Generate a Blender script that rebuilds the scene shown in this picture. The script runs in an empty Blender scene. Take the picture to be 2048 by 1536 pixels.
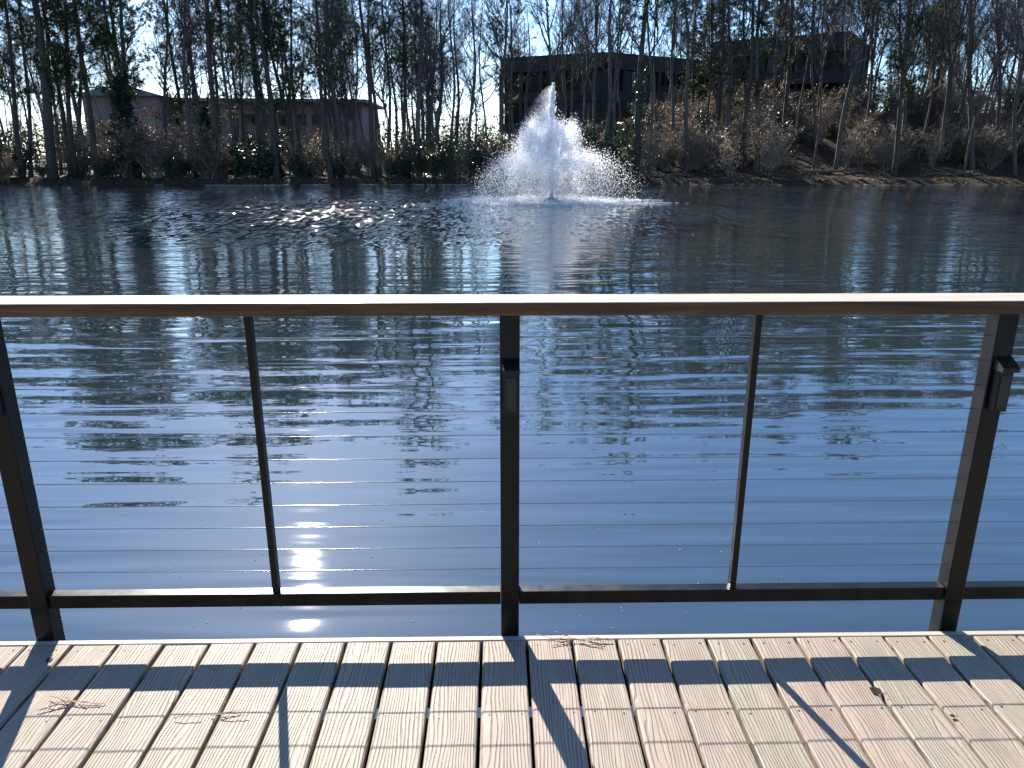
import bpy, bmesh, math, random
import numpy as np
from mathutils import Vector, Matrix, Euler

random.seed(7)
rng = np.random.default_rng(7)
R = math.radians
sc = bpy.context.scene
col = sc.collection

# ------------------------------------------------------------------ camera, sky, sun, exposure
CAM_H = 2.10            # camera above the water (water is z = 0)
DECK_Z = 0.61           # top of the deck boards
F_PX, CX, CY = 1490.0, 1024.0, 768.0
PITCH, YAW = R(16.9), R(1.0)
SUN_EL, SUN_AZ = R(30.0), R(-16.3)      # azimuth from +Y towards +X

cd = bpy.data.cameras.new('camera')
cam = bpy.data.objects.new('camera', cd)
col.objects.link(cam)
cam.location = (0, 0, CAM_H)
cam.rotation_euler = (math.pi / 2 - PITCH, 0, -YAW)
cd.sensor_width = 36.0
cd.lens = 36.0 * F_PX / 2048.0
cd.clip_start = 0.05
cd.clip_end = 3000
sc.camera = cam

world = bpy.data.worlds.new('World')
sc.world = world
world.use_nodes = True
wn = world.node_tree.nodes
bg = wn.get('Background') or wn.new('ShaderNodeBackground')
sky = wn.new('ShaderNodeTexSky')
sky.sky_type = 'NISHITA'
sky.sun_disc = False
sky.sun_elevation = SUN_EL
sky.sun_rotation = SUN_AZ
sky.air_density = 1.0
sky.dust_density = 0.3
sky.ozone_density = 7.0
world.node_tree.links.new(sky.outputs[0], bg.inputs['Color'])
bg.inputs['Strength'].default_value = 0.092

sd = bpy.data.lights.new('sun', 'SUN')
sd.energy = 5.0
sd.angle = R(0.53)
sd.color = (1.0, 0.945, 0.86)
sun = bpy.data.objects.new('sun', sd)
col.objects.link(sun)
sun_vec = Vector((math.sin(SUN_AZ) * math.cos(SUN_EL), math.cos(SUN_AZ) * math.cos(SUN_EL), math.sin(SUN_EL)))
sun.rotation_euler = sun_vec.to_track_quat('Z', 'Y').to_euler()
sun.location = sun_vec * 60

sc.view_settings.view_transform = 'Standard'
sc.view_settings.look = 'None'
sc.view_settings.gamma = 1.0
sc.view_settings.use_curve_mapping = False
sc.view_settings.exposure = 1.5
sc.render.engine = 'CYCLES'
sc.cycles.use_denoising = True
sc.cycles.max_bounces = 10
sc.cycles.diffuse_bounces = 6
sc.cycles.transmission_bounces = 8
sc.cycles.transparent_max_bounces = 12
sc.cycles.sample_clamp_indirect = 6.0
sc.cycles.caustics_reflective = False
sc.cycles.caustics_refractive = False

# ------------------------------------------------------------------ photograph geometry -> place
_fh = Vector((math.sin(YAW), math.cos(YAW), 0))
_r = Vector((math.cos(YAW), -math.sin(YAW), 0))
_f = _fh * math.cos(PITCH) + Vector((0, 0, -math.sin(PITCH)))
_u = _fh * math.sin(PITCH) + Vector((0, 0, math.cos(PITCH)))
CAM = Vector((0, 0, CAM_H))


def ray(px, py):
    return _f * F_PX + _r * (px - CX) - _u * (py - CY)


def at_y(px, py, Y):
    d = ray(px, py)
    return CAM + d * (Y / d.y)


def at_z(px, py, Z):
    d = ray(px, py)
    return CAM + d * ((Z - CAM_H) / d.z)


# ------------------------------------------------------------------ materials
MATS = {}


class NT:
    def __init__(self, name):
        self.m = bpy.data.materials.new(name)
        self.m.use_nodes = True
        self.t = self.m.node_tree
        self.t.nodes.clear()
        self.out = self.n('ShaderNodeOutputMaterial')
        MATS[name] = self.m

    def n(self, kind, **kw):
        nd = self.t.nodes.new(kind)
        for k, v in kw.items():
            setattr(nd, k, v)
        return nd

    def l(self, a, b):
        self.t.links.new(a, b)

    def val(self, nd, **kw):
        for k, v in kw.items():
            nd.inputs[k.replace('_', ' ')].default_value = v
        return nd

    def coord(self, which='Object', scale=(1, 1, 1), rnd=0.0):
        tc = self.n('ShaderNodeTexCoord')
        mp = self.n('ShaderNodeMapping')
        mp.inputs['Scale'].default_value = scale
        self.l(tc.outputs[which], mp.inputs['Vector'])
        if rnd:
            oi = self.n('ShaderNodeObjectInfo')
            mul = self.n('ShaderNodeMath', operation='MULTIPLY')
            mul.inputs[1].default_value = rnd
            self.l(oi.outputs['Random'], mul.inputs[0])
            cmb = self.n('ShaderNodeCombineXYZ')
            for i in range(3):
                self.l(mul.outputs[0], cmb.inputs[i])
            self.l(cmb.outputs[0], mp.inputs['Location'])
        return mp.outputs[0]

    def noise(self, vec, scale, detail=3.0, rough=0.55, dist=0.0):
        nz = self.n('ShaderNodeTexNoise')
        nz.inputs['Scale'].default_value = scale
        nz.inputs['Detail'].default_value = detail
        nz.inputs['Roughness'].default_value = rough
        nz.inputs['Distortion'].default_value = dist
        if vec is not None:
            self.l(vec, nz.inputs['Vector'])
        return nz.outputs['Fac']

    def ramp(self, fac, stops, interp='LINEAR'):
        rp = self.n('ShaderNodeValToRGB')
        cr = rp.color_ramp
        cr.interpolation = interp
        while len(cr.elements) < len(stops):
            cr.elements.new(0.5)
        for e, (p, c) in zip(cr.elements, stops):
            e.position = p
            e.color = (c[0], c[1], c[2], 1) if isinstance(c, (tuple, list)) else (c, c, c, 1)
        self.l(fac, rp.inputs[0])
        return rp.outputs[0]

    def math(self, op, a, b=None, clamp=False):
        m = self.n('ShaderNodeMath', operation=op)
        m.use_clamp = clamp
        for i, v in enumerate((a, b)):
            if v is None:
                continue
            if isinstance(v, (int, float)):
                m.inputs[i].default_value = v
            else:
                self.l(v, m.inputs[i])
        return m.outputs[0]

    def mix(self, fac, a, b, blend='MIX'):
        m = self.n('ShaderNodeMix', data_type='RGBA', blend_type=blend)
        for k, v in ((0, fac), (6, a), (7, b)):
            if isinstance(v, (int, float)):
                m.inputs[k].default_value = v
            elif isinstance(v, (tuple, list)):
                m.inputs[k].default_value = (v[0], v[1], v[2], 1)
            else:
                self.l(v, m.inputs[k])
        return m.outputs[2]

    def bump(self, height, strength=0.5, distance=0.01):
        b = self.n('ShaderNodeBump')
        b.inputs['Strength'].default_value = strength
        if isinstance(distance, (int, float)):
            b.inputs['Distance'].default_value = distance
        else:
            self.l(distance, b.inputs['Distance'])
        self.l(height, b.inputs['Height'])
        return b.outputs[0]

    def principled(self, color, rough=0.6, normal=None, **kw):
        p = self.n('ShaderNodeBsdfPrincipled')
        if isinstance(color, (tuple, list)):
            p.inputs['Base Color'].default_value = (color[0], color[1], color[2], 1)
        else:
            self.l(color, p.inputs['Base Color'])
        if isinstance(rough, (int, float)):
            p.inputs['Roughness'].default_value = rough
        else:
            self.l(rough, p.inputs['Roughness'])
        if normal is not None:
            self.l(normal, p.inputs['Normal'])
        for k, v in kw.items():
            p.inputs[k.replace('_', ' ')].default_value = v
        return p.outputs[0]

    def leaf(self, color, trans=0.45, rough=0.5, gloss=0.3):
        """thin leaf: front colour plus light coming through"""
        p = self.principled(color, rough, Specular_IOR_Level=gloss)
        tr = self.n('ShaderNodeBsdfTranslucent')
        if isinstance(color, (tuple, list)):
            tr.inputs['Color'].default_value = (color[0], color[1], color[2], 1)
        else:
            self.l(color, tr.inputs['Color'])
        mx = self.n('ShaderNodeMixShader')
        mx.inputs[0].default_value = trans
        self.l(p, mx.inputs[1])
        self.l(tr.outputs[0], mx.inputs[2])
        return mx.outputs[0]

    def done(self, shader):
        self.l(shader, self.out.inputs['Surface'])
        return self.m


# deck boards: pale composite planks with embossed grain
t = NT('deck_board')
v = t.coord('Object', (1, 1, 1), 37.0)
warp_v = t.n('ShaderNodeMapping'); warp_v.inputs['Scale'].default_value = (9, 1.7, 1); t.l(v, warp_v.inputs[0])
warp = t.noise(warp_v.outputs[0], 1.0, 2.0, 0.5)
sx = t.n('ShaderNodeSeparateXYZ'); t.l(v, sx.inputs[0])
wx = t.math('ADD', sx.outputs[0], t.math('MULTIPLY', t.math('SUBTRACT', warp, 0.5), 0.085))
fine_v = t.n('ShaderNodeMapping'); fine_v.inputs['Scale'].default_value = (60, 6, 1); t.l(v, fine_v.inputs[0])
fine = t.noise(fine_v.outputs[0], 1.0, 3.0, 0.6)
ph = t.math('ADD', t.math('MULTIPLY', wx, 640.0), t.math('MULTIPLY', fine, 4.2))
sn = t.math('SINE', ph)
line = t.math('MULTIPLY', t.ramp(t.math('ADD', t.math('MULTIPLY', sn, 0.5), 0.5), [(0.70, 0.0), (0.97, 1.0)]), t.ramp(fine, [(0.25, 0.1), (0.6, 1.0)]))
blot = t.noise(v, 5.5, 4.0, 0.6)
spot = t.noise(v, 42.0, 2.0, 0.5)
oi = t.n('ShaderNodeObjectInfo')
base = t.mix(oi.outputs['Random'], (0.300, 0.220, 0.170), (0.268, 0.250, 0.178))
base = t.mix(t.ramp(blot, [(0.3, 0.0), (0.75, 1.0)]), base, (0.34, 0.272, 0.212))
base = t.mix(t.math('MULTIPLY', t.ramp(spot, [(0.62, 0.0), (0.74, 1.0)]), 0.25), base, (0.24, 0.19, 0.15))
colr = t.mix(t.math('MULTIPLY', line, 0.70), base, (0.14, 0.10, 0.072))
hgt = t.math('ADD', t.math('MULTIPLY', line, -1.0), t.math('MULTIPLY', fine, 0.3))
t.done(t.principled(colr, 0.62, t.bump(hgt, 1.0, 0.0022), Specular_IOR_Level=0.35))

t = NT('screw')
t.done(t.principled((0.06, 0.05, 0.045), 0.5, Metallic=0.6))

t = NT('joist_wood')
v = t.coord('Object', (2, 2, 14))
t.done(t.principled(t.ramp(t.noise(v, 3.0, 4), [(0.3, (0.010, 0.008, 0.006)), (0.7, (0.022, 0.017, 0.012))]), 0.9, Specular_IOR_Level=0.1))

t = NT('fascia_wood')
v = t.coord('Object', (1.2, 30, 30))
t.done(t.principled(t.ramp(t.noise(v, 2.0, 4), [(0.3, (0.34, 0.29, 0.22)), (0.7, (0.44, 0.38, 0.30))]), 0.6, t.bump(t.noise(v, 3.0), 0.3, 0.002)))

# handrail board: brown stained timber, sun gleam put into its top colour
t = NT('rail_wood')
v = t.coord('Object', (0.9, 16, 16))
g1 = t.noise(v, 3.0, 5, 0.6, 0.6)
g2 = t.noise(t.coord('Object', (3.2, 3.2, 3.2)), 1.3, 3)
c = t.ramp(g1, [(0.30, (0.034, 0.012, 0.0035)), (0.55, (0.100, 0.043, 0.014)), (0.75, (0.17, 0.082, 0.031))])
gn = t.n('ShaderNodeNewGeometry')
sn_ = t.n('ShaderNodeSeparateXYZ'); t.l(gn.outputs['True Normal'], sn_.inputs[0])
upf = t.ramp(sn_.outputs[2], [(0.55, 0.0), (0.95, 1.0)])      # weathered upper face, coloured paler still to stand in for sunlit sheen
sunlit_top = t.ramp(g1, [(0.25, (0.36, 0.28, 0.20)), (0.6, (0.56, 0.48, 0.38)), (0.85, (0.64, 0.58, 0.48))])
sunlit_top = t.mix(t.math('MULTIPLY', t.ramp(g2, [(0.45, 0.0), (0.7, 1.0)]), 0.4), sunlit_top, (0.40, 0.30, 0.20))
c = t.mix(upf, c, sunlit_top)
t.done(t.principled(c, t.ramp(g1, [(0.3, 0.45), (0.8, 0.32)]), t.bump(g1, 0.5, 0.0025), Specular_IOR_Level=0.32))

# bronze-black powder coat
t = NT('rail_metal')
v = t.coord('Object', (1, 1, 1))
n1 = t.noise(v, 14.0, 4)
n2 = t.noise(v, 220.0, 2)
c = t.ramp(n1, [(0.3, (0.0022, 0.0019, 0.0014)), (0.75, (0.0060, 0.0050, 0.0032))])
c = t.mix(t.ramp(t.noise(v, 55.0, 4, 0.7), [(0.64, 0.0), (0.76, 0.6)]), c, (0.018, 0.012, 0.007))
t.done(t.principled(c, t.ramp(n1, [(0.3, 0.28), (0.8, 0.42)]), t.bump(n2, 0.12, 0.0006), Specular_IOR_Level=0.28))

t = NT('cable_steel')
t.done(t.principled((0.30, 0.30, 0.30), 0.2, Metallic=1.0))

t = NT('lamp_plastic')
v = t.coord('Object', (1, 1, 1))
t.done(t.principled(t.ramp(t.noise(v, 60, 3), [(0.3, (0.004, 0.004, 0.0036)), (0.8, (0.012, 0.011, 0.009))]), 0.5, Specular_IOR_Level=0.3))
t = NT('lamp_lens')
t.done(t.principled((0.008, 0.008, 0.007), 0.4))

t = NT('dry_needle')
t.done(t.principled((0.20, 0.095, 0.04), 0.6))
t = NT('dead_leaf')
v = t.coord('Object', (1, 1, 1))
t.done(t.leaf(t.ramp(t.noise(v, 60, 3), [(0.3, (0.018, 0.010, 0.006)), (0.7, (0.045, 0.024, 0.012))]), 0.2))

# pond water
t = NT('pond_water')
tc = t.n('ShaderNodeTexCoord')
geo = t.n('ShaderNodeNewGeometry')
pos = geo.outputs['Position']
sp = t.n('ShaderNodeSeparateXYZ'); t.l(pos, sp.inputs[0])
PX_, PY_ = sp.outputs[0], sp.outputs[1]


def wavevec(scale, rot=0.0):
    mp = t.n('ShaderNodeMapping')
    mp.inputs['Scale'].default_value = scale
    mp.inputs['Rotation'].default_value = (0, 0, rot)
    t.l(pos, mp.inputs[0])
    return mp.outputs[0]


nA = t.noise(wavevec((0.27, 1.3, 1), 0.08), 1.0, 1.0, 0.4, 0.2)       # long slow swell
nB = t.noise(wavevec((0.72, 3.5, 1), -0.06), 1.0, 0.8, 0.4, 0.25)         # wind ripples
nC = t.noise(wavevec((2.6, 11.5, 1), 0.10), 1.0, 1.5, 0.5, 0.3)          # fine ripples
patch = t.noise(wavevec((0.16, 0.09, 1), 0.3), 1.0, 2.0, 0.5)
# calmer water in the lee of the deck, rougher in the open pond
ymask = t.ramp(t.math('DIVIDE', PY_, 40.0), [(0.085, 0.07), (0.12, 0.16), (0.155, 0.72), (0.20, 1.05), (0.30, 0.7), (0.45, 0.42), (0.7, 0.4)])
fine_m = t.ramp(t.math('DIVIDE', PY_, 40.0), [(0.13, 0.0), (0.24, 0.3), (0.45, 1.0)])
# chop thrown up around the fountain
dx = t.math('SUBTRACT', PX_, -3.8)
dy = t.math('SUBTRACT', PY_, 32.0)
dist = t.math('SQRT', t.math('ADD', t.math('MULTIPLY', dx, dx), t.math('MULTIPLY', dy, dy)))
fmask = t.ramp(t.math('DIVIDE', dist, 20.0), [(0.08, 1.0), (0.36, 0.7), (0.75, 0.0)])
hA = t.math('MULTIPLY', nA, t.math('MULTIPLY', ymask, 0.046))
hB = t.math('MULTIPLY', nB, t.math('MULTIPLY', ymask, 0.024))
hC = t.math('MULTIPLY', nC, t.math('MULTIPLY', t.math('ADD', fine_m, t.math('MULTIPLY', fmask, 0.5)), 0.0042))
nS = t.noise(wavevec((0.55, 4.6, 1), 0.05), 1.0, 1.5, 0.45, 0.2)        # low bands close to the deck
hS = t.math('MULTIPLY', nS, t.ramp(t.math('DIVIDE', PY_, 40.0), [(0.05, 0.0125), (0.13, 0.0095), (0.3, 0.0)]))
hh = t.math('ADD', t.math('ADD', t.math('ADD', hA, hB), hC), hS)
hh = t.math('MULTIPLY', hh, t.ramp(patch, [(0.3, 0.65), (0.7, 1.15)]))
nb_ = t.bump(hh, 1.0, 1.0)


def slope_noise(vec, detail):
    nz = t.n('ShaderNodeTexNoise')
    nz.inputs['Scale'].default_value = 1.0
    nz.inputs['Detail'].default_value = detail
    nz.inputs['Roughness'].default_value = 0.5
    t.l(vec, nz.inputs['Vector'])
    su = t.n('ShaderNodeVectorMath', operation='SUBTRACT')
    t.l(nz.outputs['Color'], su.inputs[0]); su.inputs[1].default_value = (0.5, 0.5, 0.5)
    return su.outputs[0]


def scaled(vec, fac, flat):
    m1 = t.n('ShaderNodeVectorMath', operation='MULTIPLY'); t.l(vec, m1.inputs[0]); m1.inputs[1].default_value = flat
    m2 = t.n('ShaderNodeVectorMath', operation='SCALE'); t.l(m1.outputs[0], m2.inputs[0]); t.l(fac, m2.inputs['Scale'])
    return m2.outputs[0]


far_m = t.math('MULTIPLY', t.ramp(t.math('DIVIDE', PY_, 60.0), [(0.15, 0.0), (0.25, 0.14), (0.40, 0.32), (0.52, 0.7), (0.7, 1.0), (1.0, 1.0)]), t.ramp(patch, [(0.3, 0.6), (0.7, 1.25)]))
slF = scaled(slope_noise(wavevec((2.3, 11.0, 1), 0.06), 2.0), far_m, (0.45, 1.0, 0.0))
slG = scaled(slope_noise(wavevec((7.0, 1.7, 1), -0.1), 0.5), t.math('MULTIPLY', fmask, 1.2), (1.0, 1.0, 0.0))
ad = t.n('ShaderNodeVectorMath', operation='ADD'); t.l(slF, ad.inputs[0]); t.l(slG, ad.inputs[1])
ad2 = t.n('ShaderNodeVectorMath', operation='ADD'); t.l(nb_, ad2.inputs[0]); t.l(ad.outputs[0], ad2.inputs[1])
nm_ = t.n('ShaderNodeVectorMath', operation='NORMALIZE'); t.l(ad2.outputs[0], nm_.inputs[0])
nrm = nm_.outputs[0]
murk = t.ramp(t.noise(wavevec((0.3, 0.3, 1)), 1.0, 3), [(0.3, (0.012, 0.021, 0.026)), (0.7, (0.018, 0.026, 0.026))])
wrough = t.ramp(t.math('DIVIDE', PY_, 60.0), [(0.1, 0.018), (0.5, 0.036), (1.0, 0.06)])
t.done(t.principled(murk, wrough, nrm, IOR=2.35, Specular_IOR_Level=0.5))

# fountain water
for nm_s, keep in (('spray', 1.0), ('mist', 0.55)):
    t = NT(nm_s)
    d1 = t.n('ShaderNodeBsdfDiffuse'); d1.inputs['Color'].default_value = (0.97, 0.97, 0.97, 1)
    d2 = t.n('ShaderNodeBsdfTranslucent'); d2.inputs['Color'].default_value = (0.99, 0.99, 0.99, 1)
    mx = t.n('ShaderNodeMixShader'); mx.inputs[0].default_value = 0.6
    t.l(d1.outputs[0], mx.inputs[1]); t.l(d2.outputs[0], mx.inputs[2])
    if keep < 1:
        tp = t.n('ShaderNodeBsdfTransparent')
        m2 = t.n('ShaderNodeMixShader'); m2.inputs[0].default_value = keep
        t.l(tp.outputs[0], m2.inputs[1]); t.l(mx.outputs[0], m2.inputs[2])
        t.done(m2.outputs[0])
    else:
        t.done(mx.outputs[0])
t = NT('float_plastic')
t.done(t.principled((0.02, 0.022, 0.024), 0.5))

# land and plants
t = NT('leaf_litter')
v = t.coord('Object', (1, 1, 1))
a = t.noise(v, 0.35, 5, 0.6)
b = t.noise(v, 6.0, 4, 0.65)
c = t.ramp(b, [(0.28, (0.020, 0.013, 0.008)), (0.5, (0.055, 0.036, 0.021)), (0.72, (0.12, 0.080, 0.048))])
c = t.mix(t.ramp(a, [(0.45, 0.0), (0.65, 0.7)]), c, (0.028, 0.024, 0.012))
t.done(t.principled(c, 0.9, t.bump(b, 1.0, 0.12), Specular_IOR_Level=0.15))

t = NT('car_park_asphalt')
v = t.coord('Object', (1, 1, 1))
t.done(t.principled(t.ramp(t.noise(v, 1.2, 5), [(0.3, (0.10, 0.10, 0.10)), (0.7, (0.16, 0.16, 0.155))]), 0.8))


def bark(name, c0, c1, rnd=13.0):
    t = NT(name)
    v = t.coord('Object', (9, 9, 1.6), rnd)
    n = t.noise(v, 1.4, 5, 0.65)
    m = t.noise(t.coord('Object', (0.7, 0.7, 0.35), rnd), 1.0, 3)
    c = t.ramp(n, [(0.3, c0), (0.7, c1)])
    c = t.mix(t.math('MULTIPLY', t.ramp(m, [(0.5, 0.0), (0.75, 1.0)]), 0.35), c, (0.07, 0.075, 0.05))
    t.done(t.principled(c, 0.9, t.bump(n, 1.0, 0.05)))


bark('pine_bark', (0.030, 0.022, 0.017), (0.095, 0.070, 0.052))
bark('grey_bark', (0.045, 0.040, 0.034), (0.13, 0.115, 0.098))
bark('brown_bark', (0.085, 0.070, 0.055), (0.26, 0.21, 0.16))


def leafmat(name, c0, c1, trans, rough=0.5, gloss=0.3):
    t = NT(name)
    v = t.coord('Object', (1, 1, 1), 9.0)
    n = t.noise(v, 1.1, 2)
    n2 = t.noise(v, 23.0, 1)
    c = t.ramp(t.math('ADD', t.math('MULTIPLY', n, 0.5), t.math('MULTIPLY', n2, 0.5)), [(0.35, c0), (0.65, c1)])
    t.done(t.leaf(c, trans, rough, gloss))


bark('brown_trunk', (0.045, 0.035, 0.027), (0.13, 0.10, 0.075))
leafmat('pine_needles', (0.018, 0.034, 0.014), (0.060, 0.090, 0.030), 0.30, 0.5)
leafmat('cedar_leaf', (0.012, 0.022, 0.014), (0.030, 0.046, 0.024), 0.12, 0.6)
leafmat('evergreen_leaf', (0.016, 0.030, 0.012), (0.045, 0.072, 0.024), 0.22, 0.35, 0.5)
leafmat('brown_leaf', (0.11, 0.080, 0.055), (0.27, 0.20, 0.14), 0.42, 0.5)
leafmat('pale_leaf', (0.26, 0.20, 0.14), (0.48, 0.38, 0.27), 0.42, 0.45, 0.5)
leafmat('ivy_leaf', (0.02, 0.04, 0.012), (0.055, 0.095, 0.025), 0.25, 0.35, 0.5)
leafmat('litter_leaf', (0.08, 0.05, 0.028), (0.27, 0.17, 0.10), 0.15, 0.6)

t = NT('stone')
v = t.coord('Object', (1, 1, 1), 21.0)
n = t.noise(v, 4.0, 5)
t.done(t.principled(t.ramp(n, [(0.3, (0.11, 0.10, 0.09)), (0.7, (0.27, 0.25, 0.22))]), 0.7, t.bump(n, 0.8, 0.05)))

t = NT('dark_concrete')
v = t.coord('Object', (1, 1, 0.4))
n = t.noise(v, 1.1, 5)
t.done(t.principled(t.ramp(n, [(0.3, (0.028, 0.029, 0.030)), (0.7, (0.050, 0.050, 0.049))]), 0.8))
t = NT('dark_glass')
t.done(t.principled((0.012, 0.016, 0.02), 0.06, Specular_IOR_Level=0.5))
t = NT('window_metal')
t.done(t.principled((0.05, 0.05, 0.052), 0.45))
t = NT('pale_wall')
v = t.coord('Object', (1, 1, 1))
n = t.noise(v, 0.8, 4)
t.done(t.principled(t.ramp(n, [(0.3, (0.22, 0.155, 0.15)), (0.7, (0.28, 0.20, 0.19))]), 0.8))
t = NT('pale_roof')
v = t.coord('Object', (1, 1, 1))
n = t.noise(v, 1.5, 4)
t.done(t.principled(t.ramp(n, [(0.3, (0.17, 0.17, 0.18)), (0.7, (0.25, 0.25, 0.26))]), 0.75))


# ------------------------------------------------------------------ mesh building
class MB:
    """collects polygons (with a material index) and links them as one mesh object"""

    def __init__(self):
        self.v, self.f, self.mi = [], [], []
        self.n = 0

    def add(self, verts, faces, mi=0):
        o = self.n
        self.v.extend(verts)
        self.f.extend([tuple(i + o for i in f) for f in faces])
        self.mi.extend([mi] * len(faces))
        self.n += len(verts)

    def box(self, lo, hi, mi=0):
        x0, y0, z0 = lo
        x1, y1, z1 = hi
        self.add([(x0, y0, z0), (x1, y0, z0), (x1, y1, z0), (x0, y1, z0), (x0, y0, z1), (x1, y0, z1), (x1, y1, z1), (x0, y1, z1)],
                 [(0, 3, 2, 1), (4, 5, 6, 7), (0, 1, 5, 4), (1, 2, 6, 5), (2, 3, 7, 6), (3, 0, 4, 7)], mi)

    def tube(self, pts, rad, sides=6, mi=0, cap=True):
        pts = [Vector(p) for p in pts]
        n = len(pts)
        vs, fs = [], []
        for i, p in enumerate(pts):
            d = (pts[min(i + 1, n - 1)] - pts[max(i - 1, 0)])
            if d.length < 1e-9:
                d = Vector((0, 0, 1))
            d.normalize()
            a = d.orthogonal() if abs(d.z) < 0.9 else Vector((1, 0, 0)) - d * d.x
            a.normalize()
            b = d.cross(a)
            r = rad[i]
            for k in range(sides):
                an = 2 * math.pi * k / sides
                q = p + a * (r * math.cos(an)) + b * (r * math.sin(an))
                vs.append((q.x, q.y, q.z))
        for i in range(n - 1):
            for k in range(sides):
                k2 = (k + 1) % sides
                fs.append((i * sides + k, i * sides + k2, (i + 1) * sides + k2, (i + 1) * sides + k))
        if cap:
            fs.append(tuple(range(sides - 1, -1, -1)))
            fs.append(tuple((n - 1) * sides + k for k in range(sides)))
        self.add(vs, fs, mi)

    def cone(self, p, q, r, mi=0):
        """a thin three-sided twig from p to a point q"""
        d = (q - p)
        a = d.orthogonal().normalized() * r
        b = d.cross(a).normalized() * r
        v0 = p + a
        v1 = p - a * 0.5 + b * 0.87
        v2 = p - a * 0.5 - b * 0.87
        self.add([v0[:], v1[:], v2[:], q[:]], [(0, 1, 3), (1, 2, 3), (2, 0, 3)], mi)

    def mesh(self, name, mats, smooth=False):
        me = bpy.data.meshes.new(name)
        me.from_pydata(self.v, [], self.f)
        for m in mats:
            me.materials.append(MATS[m])
        if len(mats) > 1:
            me.polygons.foreach_set('material_index', self.mi)
        if smooth:
            me.polygons.foreach_set('use_smooth', [True] * len(me.polygons))
        me.update()
        return me

    def build(self, name, mats, parent=None, loc=None, smooth=False):
        if isinstance(mats, str):
            mats = [mats]
        return link(name, self.mesh(name, mats, smooth), parent, loc)


def link(name, me, parent=None, loc=None):
    o = bpy.data.objects.new(name, me)
    col.objects.link(o)
    if parent is not None:
        o.parent = parent
    if loc is not None:
        o.location = loc
    return o


def np_mesh(name, verts, faces, mats, mi=None):
    """verts (n,3), faces (m,k) of one size"""
    me = bpy.data.meshes.new(name)
    verts = np.ascontiguousarray(verts, dtype=np.float32)
    faces = np.ascontiguousarray(faces, dtype=np.int32)
    m, k = faces.shape
    me.vertices.add(len(verts))
    me.vertices.foreach_set('co', verts.ravel())
    me.loops.add(m * k)
    me.loops.foreach_set('vertex_index', faces.ravel())
    me.polygons.add(m)
    me.polygons.foreach_set('loop_start', np.arange(0, m * k, k, dtype=np.int32))
    for mm in mats:
        me.materials.append(MATS[mm])
    if mi is not None:
        me.polygons.foreach_set('material_index', np.ascontiguousarray(mi, dtype=np.int32))
    me.update(calc_edges=True)
    me.validate()
    return me


def empty(name, loc=(0, 0, 0), rot=(0, 0, 0)):
    o = bpy.data.objects.new(name, None)
    o.empty_display_size = 0.3
    col.objects.link(o)
    o.location = loc
    o.rotation_euler = rot
    return o


def tag(o, label=None, category=None, group=None, kind=None):
    if label:
        o['label'] = label
    if category:
        o['category'] = category
    if group:
        o['group'] = group
    if kind:
        o['kind'] = kind
    return o


def bevel_box(name, lo, hi, mat, bev, parent=None, loc=None, seg=2):
    bm = bmesh.new()
    bmesh.ops.create_cube(bm, size=1.0)
    for v in bm.verts:
        v.co = Vector([lo[i] + (v.co[i] + 0.5) * (hi[i] - lo[i]) for i in range(3)])
    if bev:
        bmesh.ops.bevel(bm, geom=bm.edges[:], offset=bev, segments=seg, affect='EDGES', profile=0.5)
    me = bpy.data.meshes.new(name)
    bm.to_mesh(me)
    bm.free()
    me.materials.append(MATS[mat])
    me.polygons.foreach_set('use_smooth', [False] * len(me.polygons))
    return link(name, me, parent, loc)


# ------------------------------------------------------------------ ground and water
def sstep(a, b, x):
    u = np.clip((x - a) / (b - a), 0, 1)
    return u * u * (3 - 2 * u)


def shore_y(x):
    x = np.asarray(x, dtype=float)
    s = 61.5 + 0.9 * np.sin(x * 0.13 + 0.6) + 0.5 * np.sin(x * 0.41) + 0.25 * np.sin(x * 1.3 + 1.0)
    return s - np.clip((np.abs(x) - 52) / 30, 0, 3) ** 2 * 14


def ground_z(x, y):
    x = np.asarray(x, dtype=float)
    y = np.asarray(y, dtype=float)
    tt = y - shore_y(x)
    bank = -0.9 + 0.9 * sstep(-3.0, 0.0, tt) + 0.45 * sstep(0, 1.6, tt)
    left = 0.020 * np.clip(tt, 0, 60)
    hill = 6.6 * sstep(1.5, 30, tt) ** 0.9 + 0.6 * sstep(30, 70, tt)
    k = sstep(-6.0, 16.0, x)
    z = bank + (1 - k) * left + k * hill
    rough = 0.10 * np.sin(x * 0.9 + y * 0.4) * np.sin(y * 0.7 - x * 0.3) + 0.06 * np.sin(x * 2.3 + 1.3) * np.cos(y * 1.9)
    z = z + rough * sstep(0.5, 4, tt)
    near = 1.4 * sstep(-5.0, -9.0, y)
    z = np.where(y < 10, np.maximum(z, -0.9 + near), z)
    return z


def gz(x, y):
    return float(ground_z(x, y))


xs = np.concatenate([np.linspace(-700, -110, 14), np.linspace(-104, 104, 140), np.linspace(110, 700, 14)])
ys = np.concatenate([np.linspace(-120, -10, 12), np.linspace(-8, 54, 26), np.linspace(55, 100, 90), np.linspace(103, 200, 30), np.linspace(220, 900, 12)])
gx, gy = np.meshgrid(xs, ys)
gzz = ground_z(gx, gy)
verts = np.stack([gx, gy, gzz], -1).reshape(-1, 3)
nx, ny = len(xs), len(ys)
ii = np.arange((ny - 1) * (nx - 1))
rI, cI = ii // (nx - 1), ii % (nx - 1)
a0 = rI * nx + cI
faces = np.stack([a0, a0 + 1, a0 + nx + 1, a0 + nx], -1)
ground = link('ground', np_mesh('ground', verts, faces, ['leaf_litter']))
ground.data.polygons.foreach_set('use_smooth', [True] * len(ground.data.polygons))
tag(ground, 'brown leaf covered bank and hillside around the pond', kind='structure')

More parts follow.
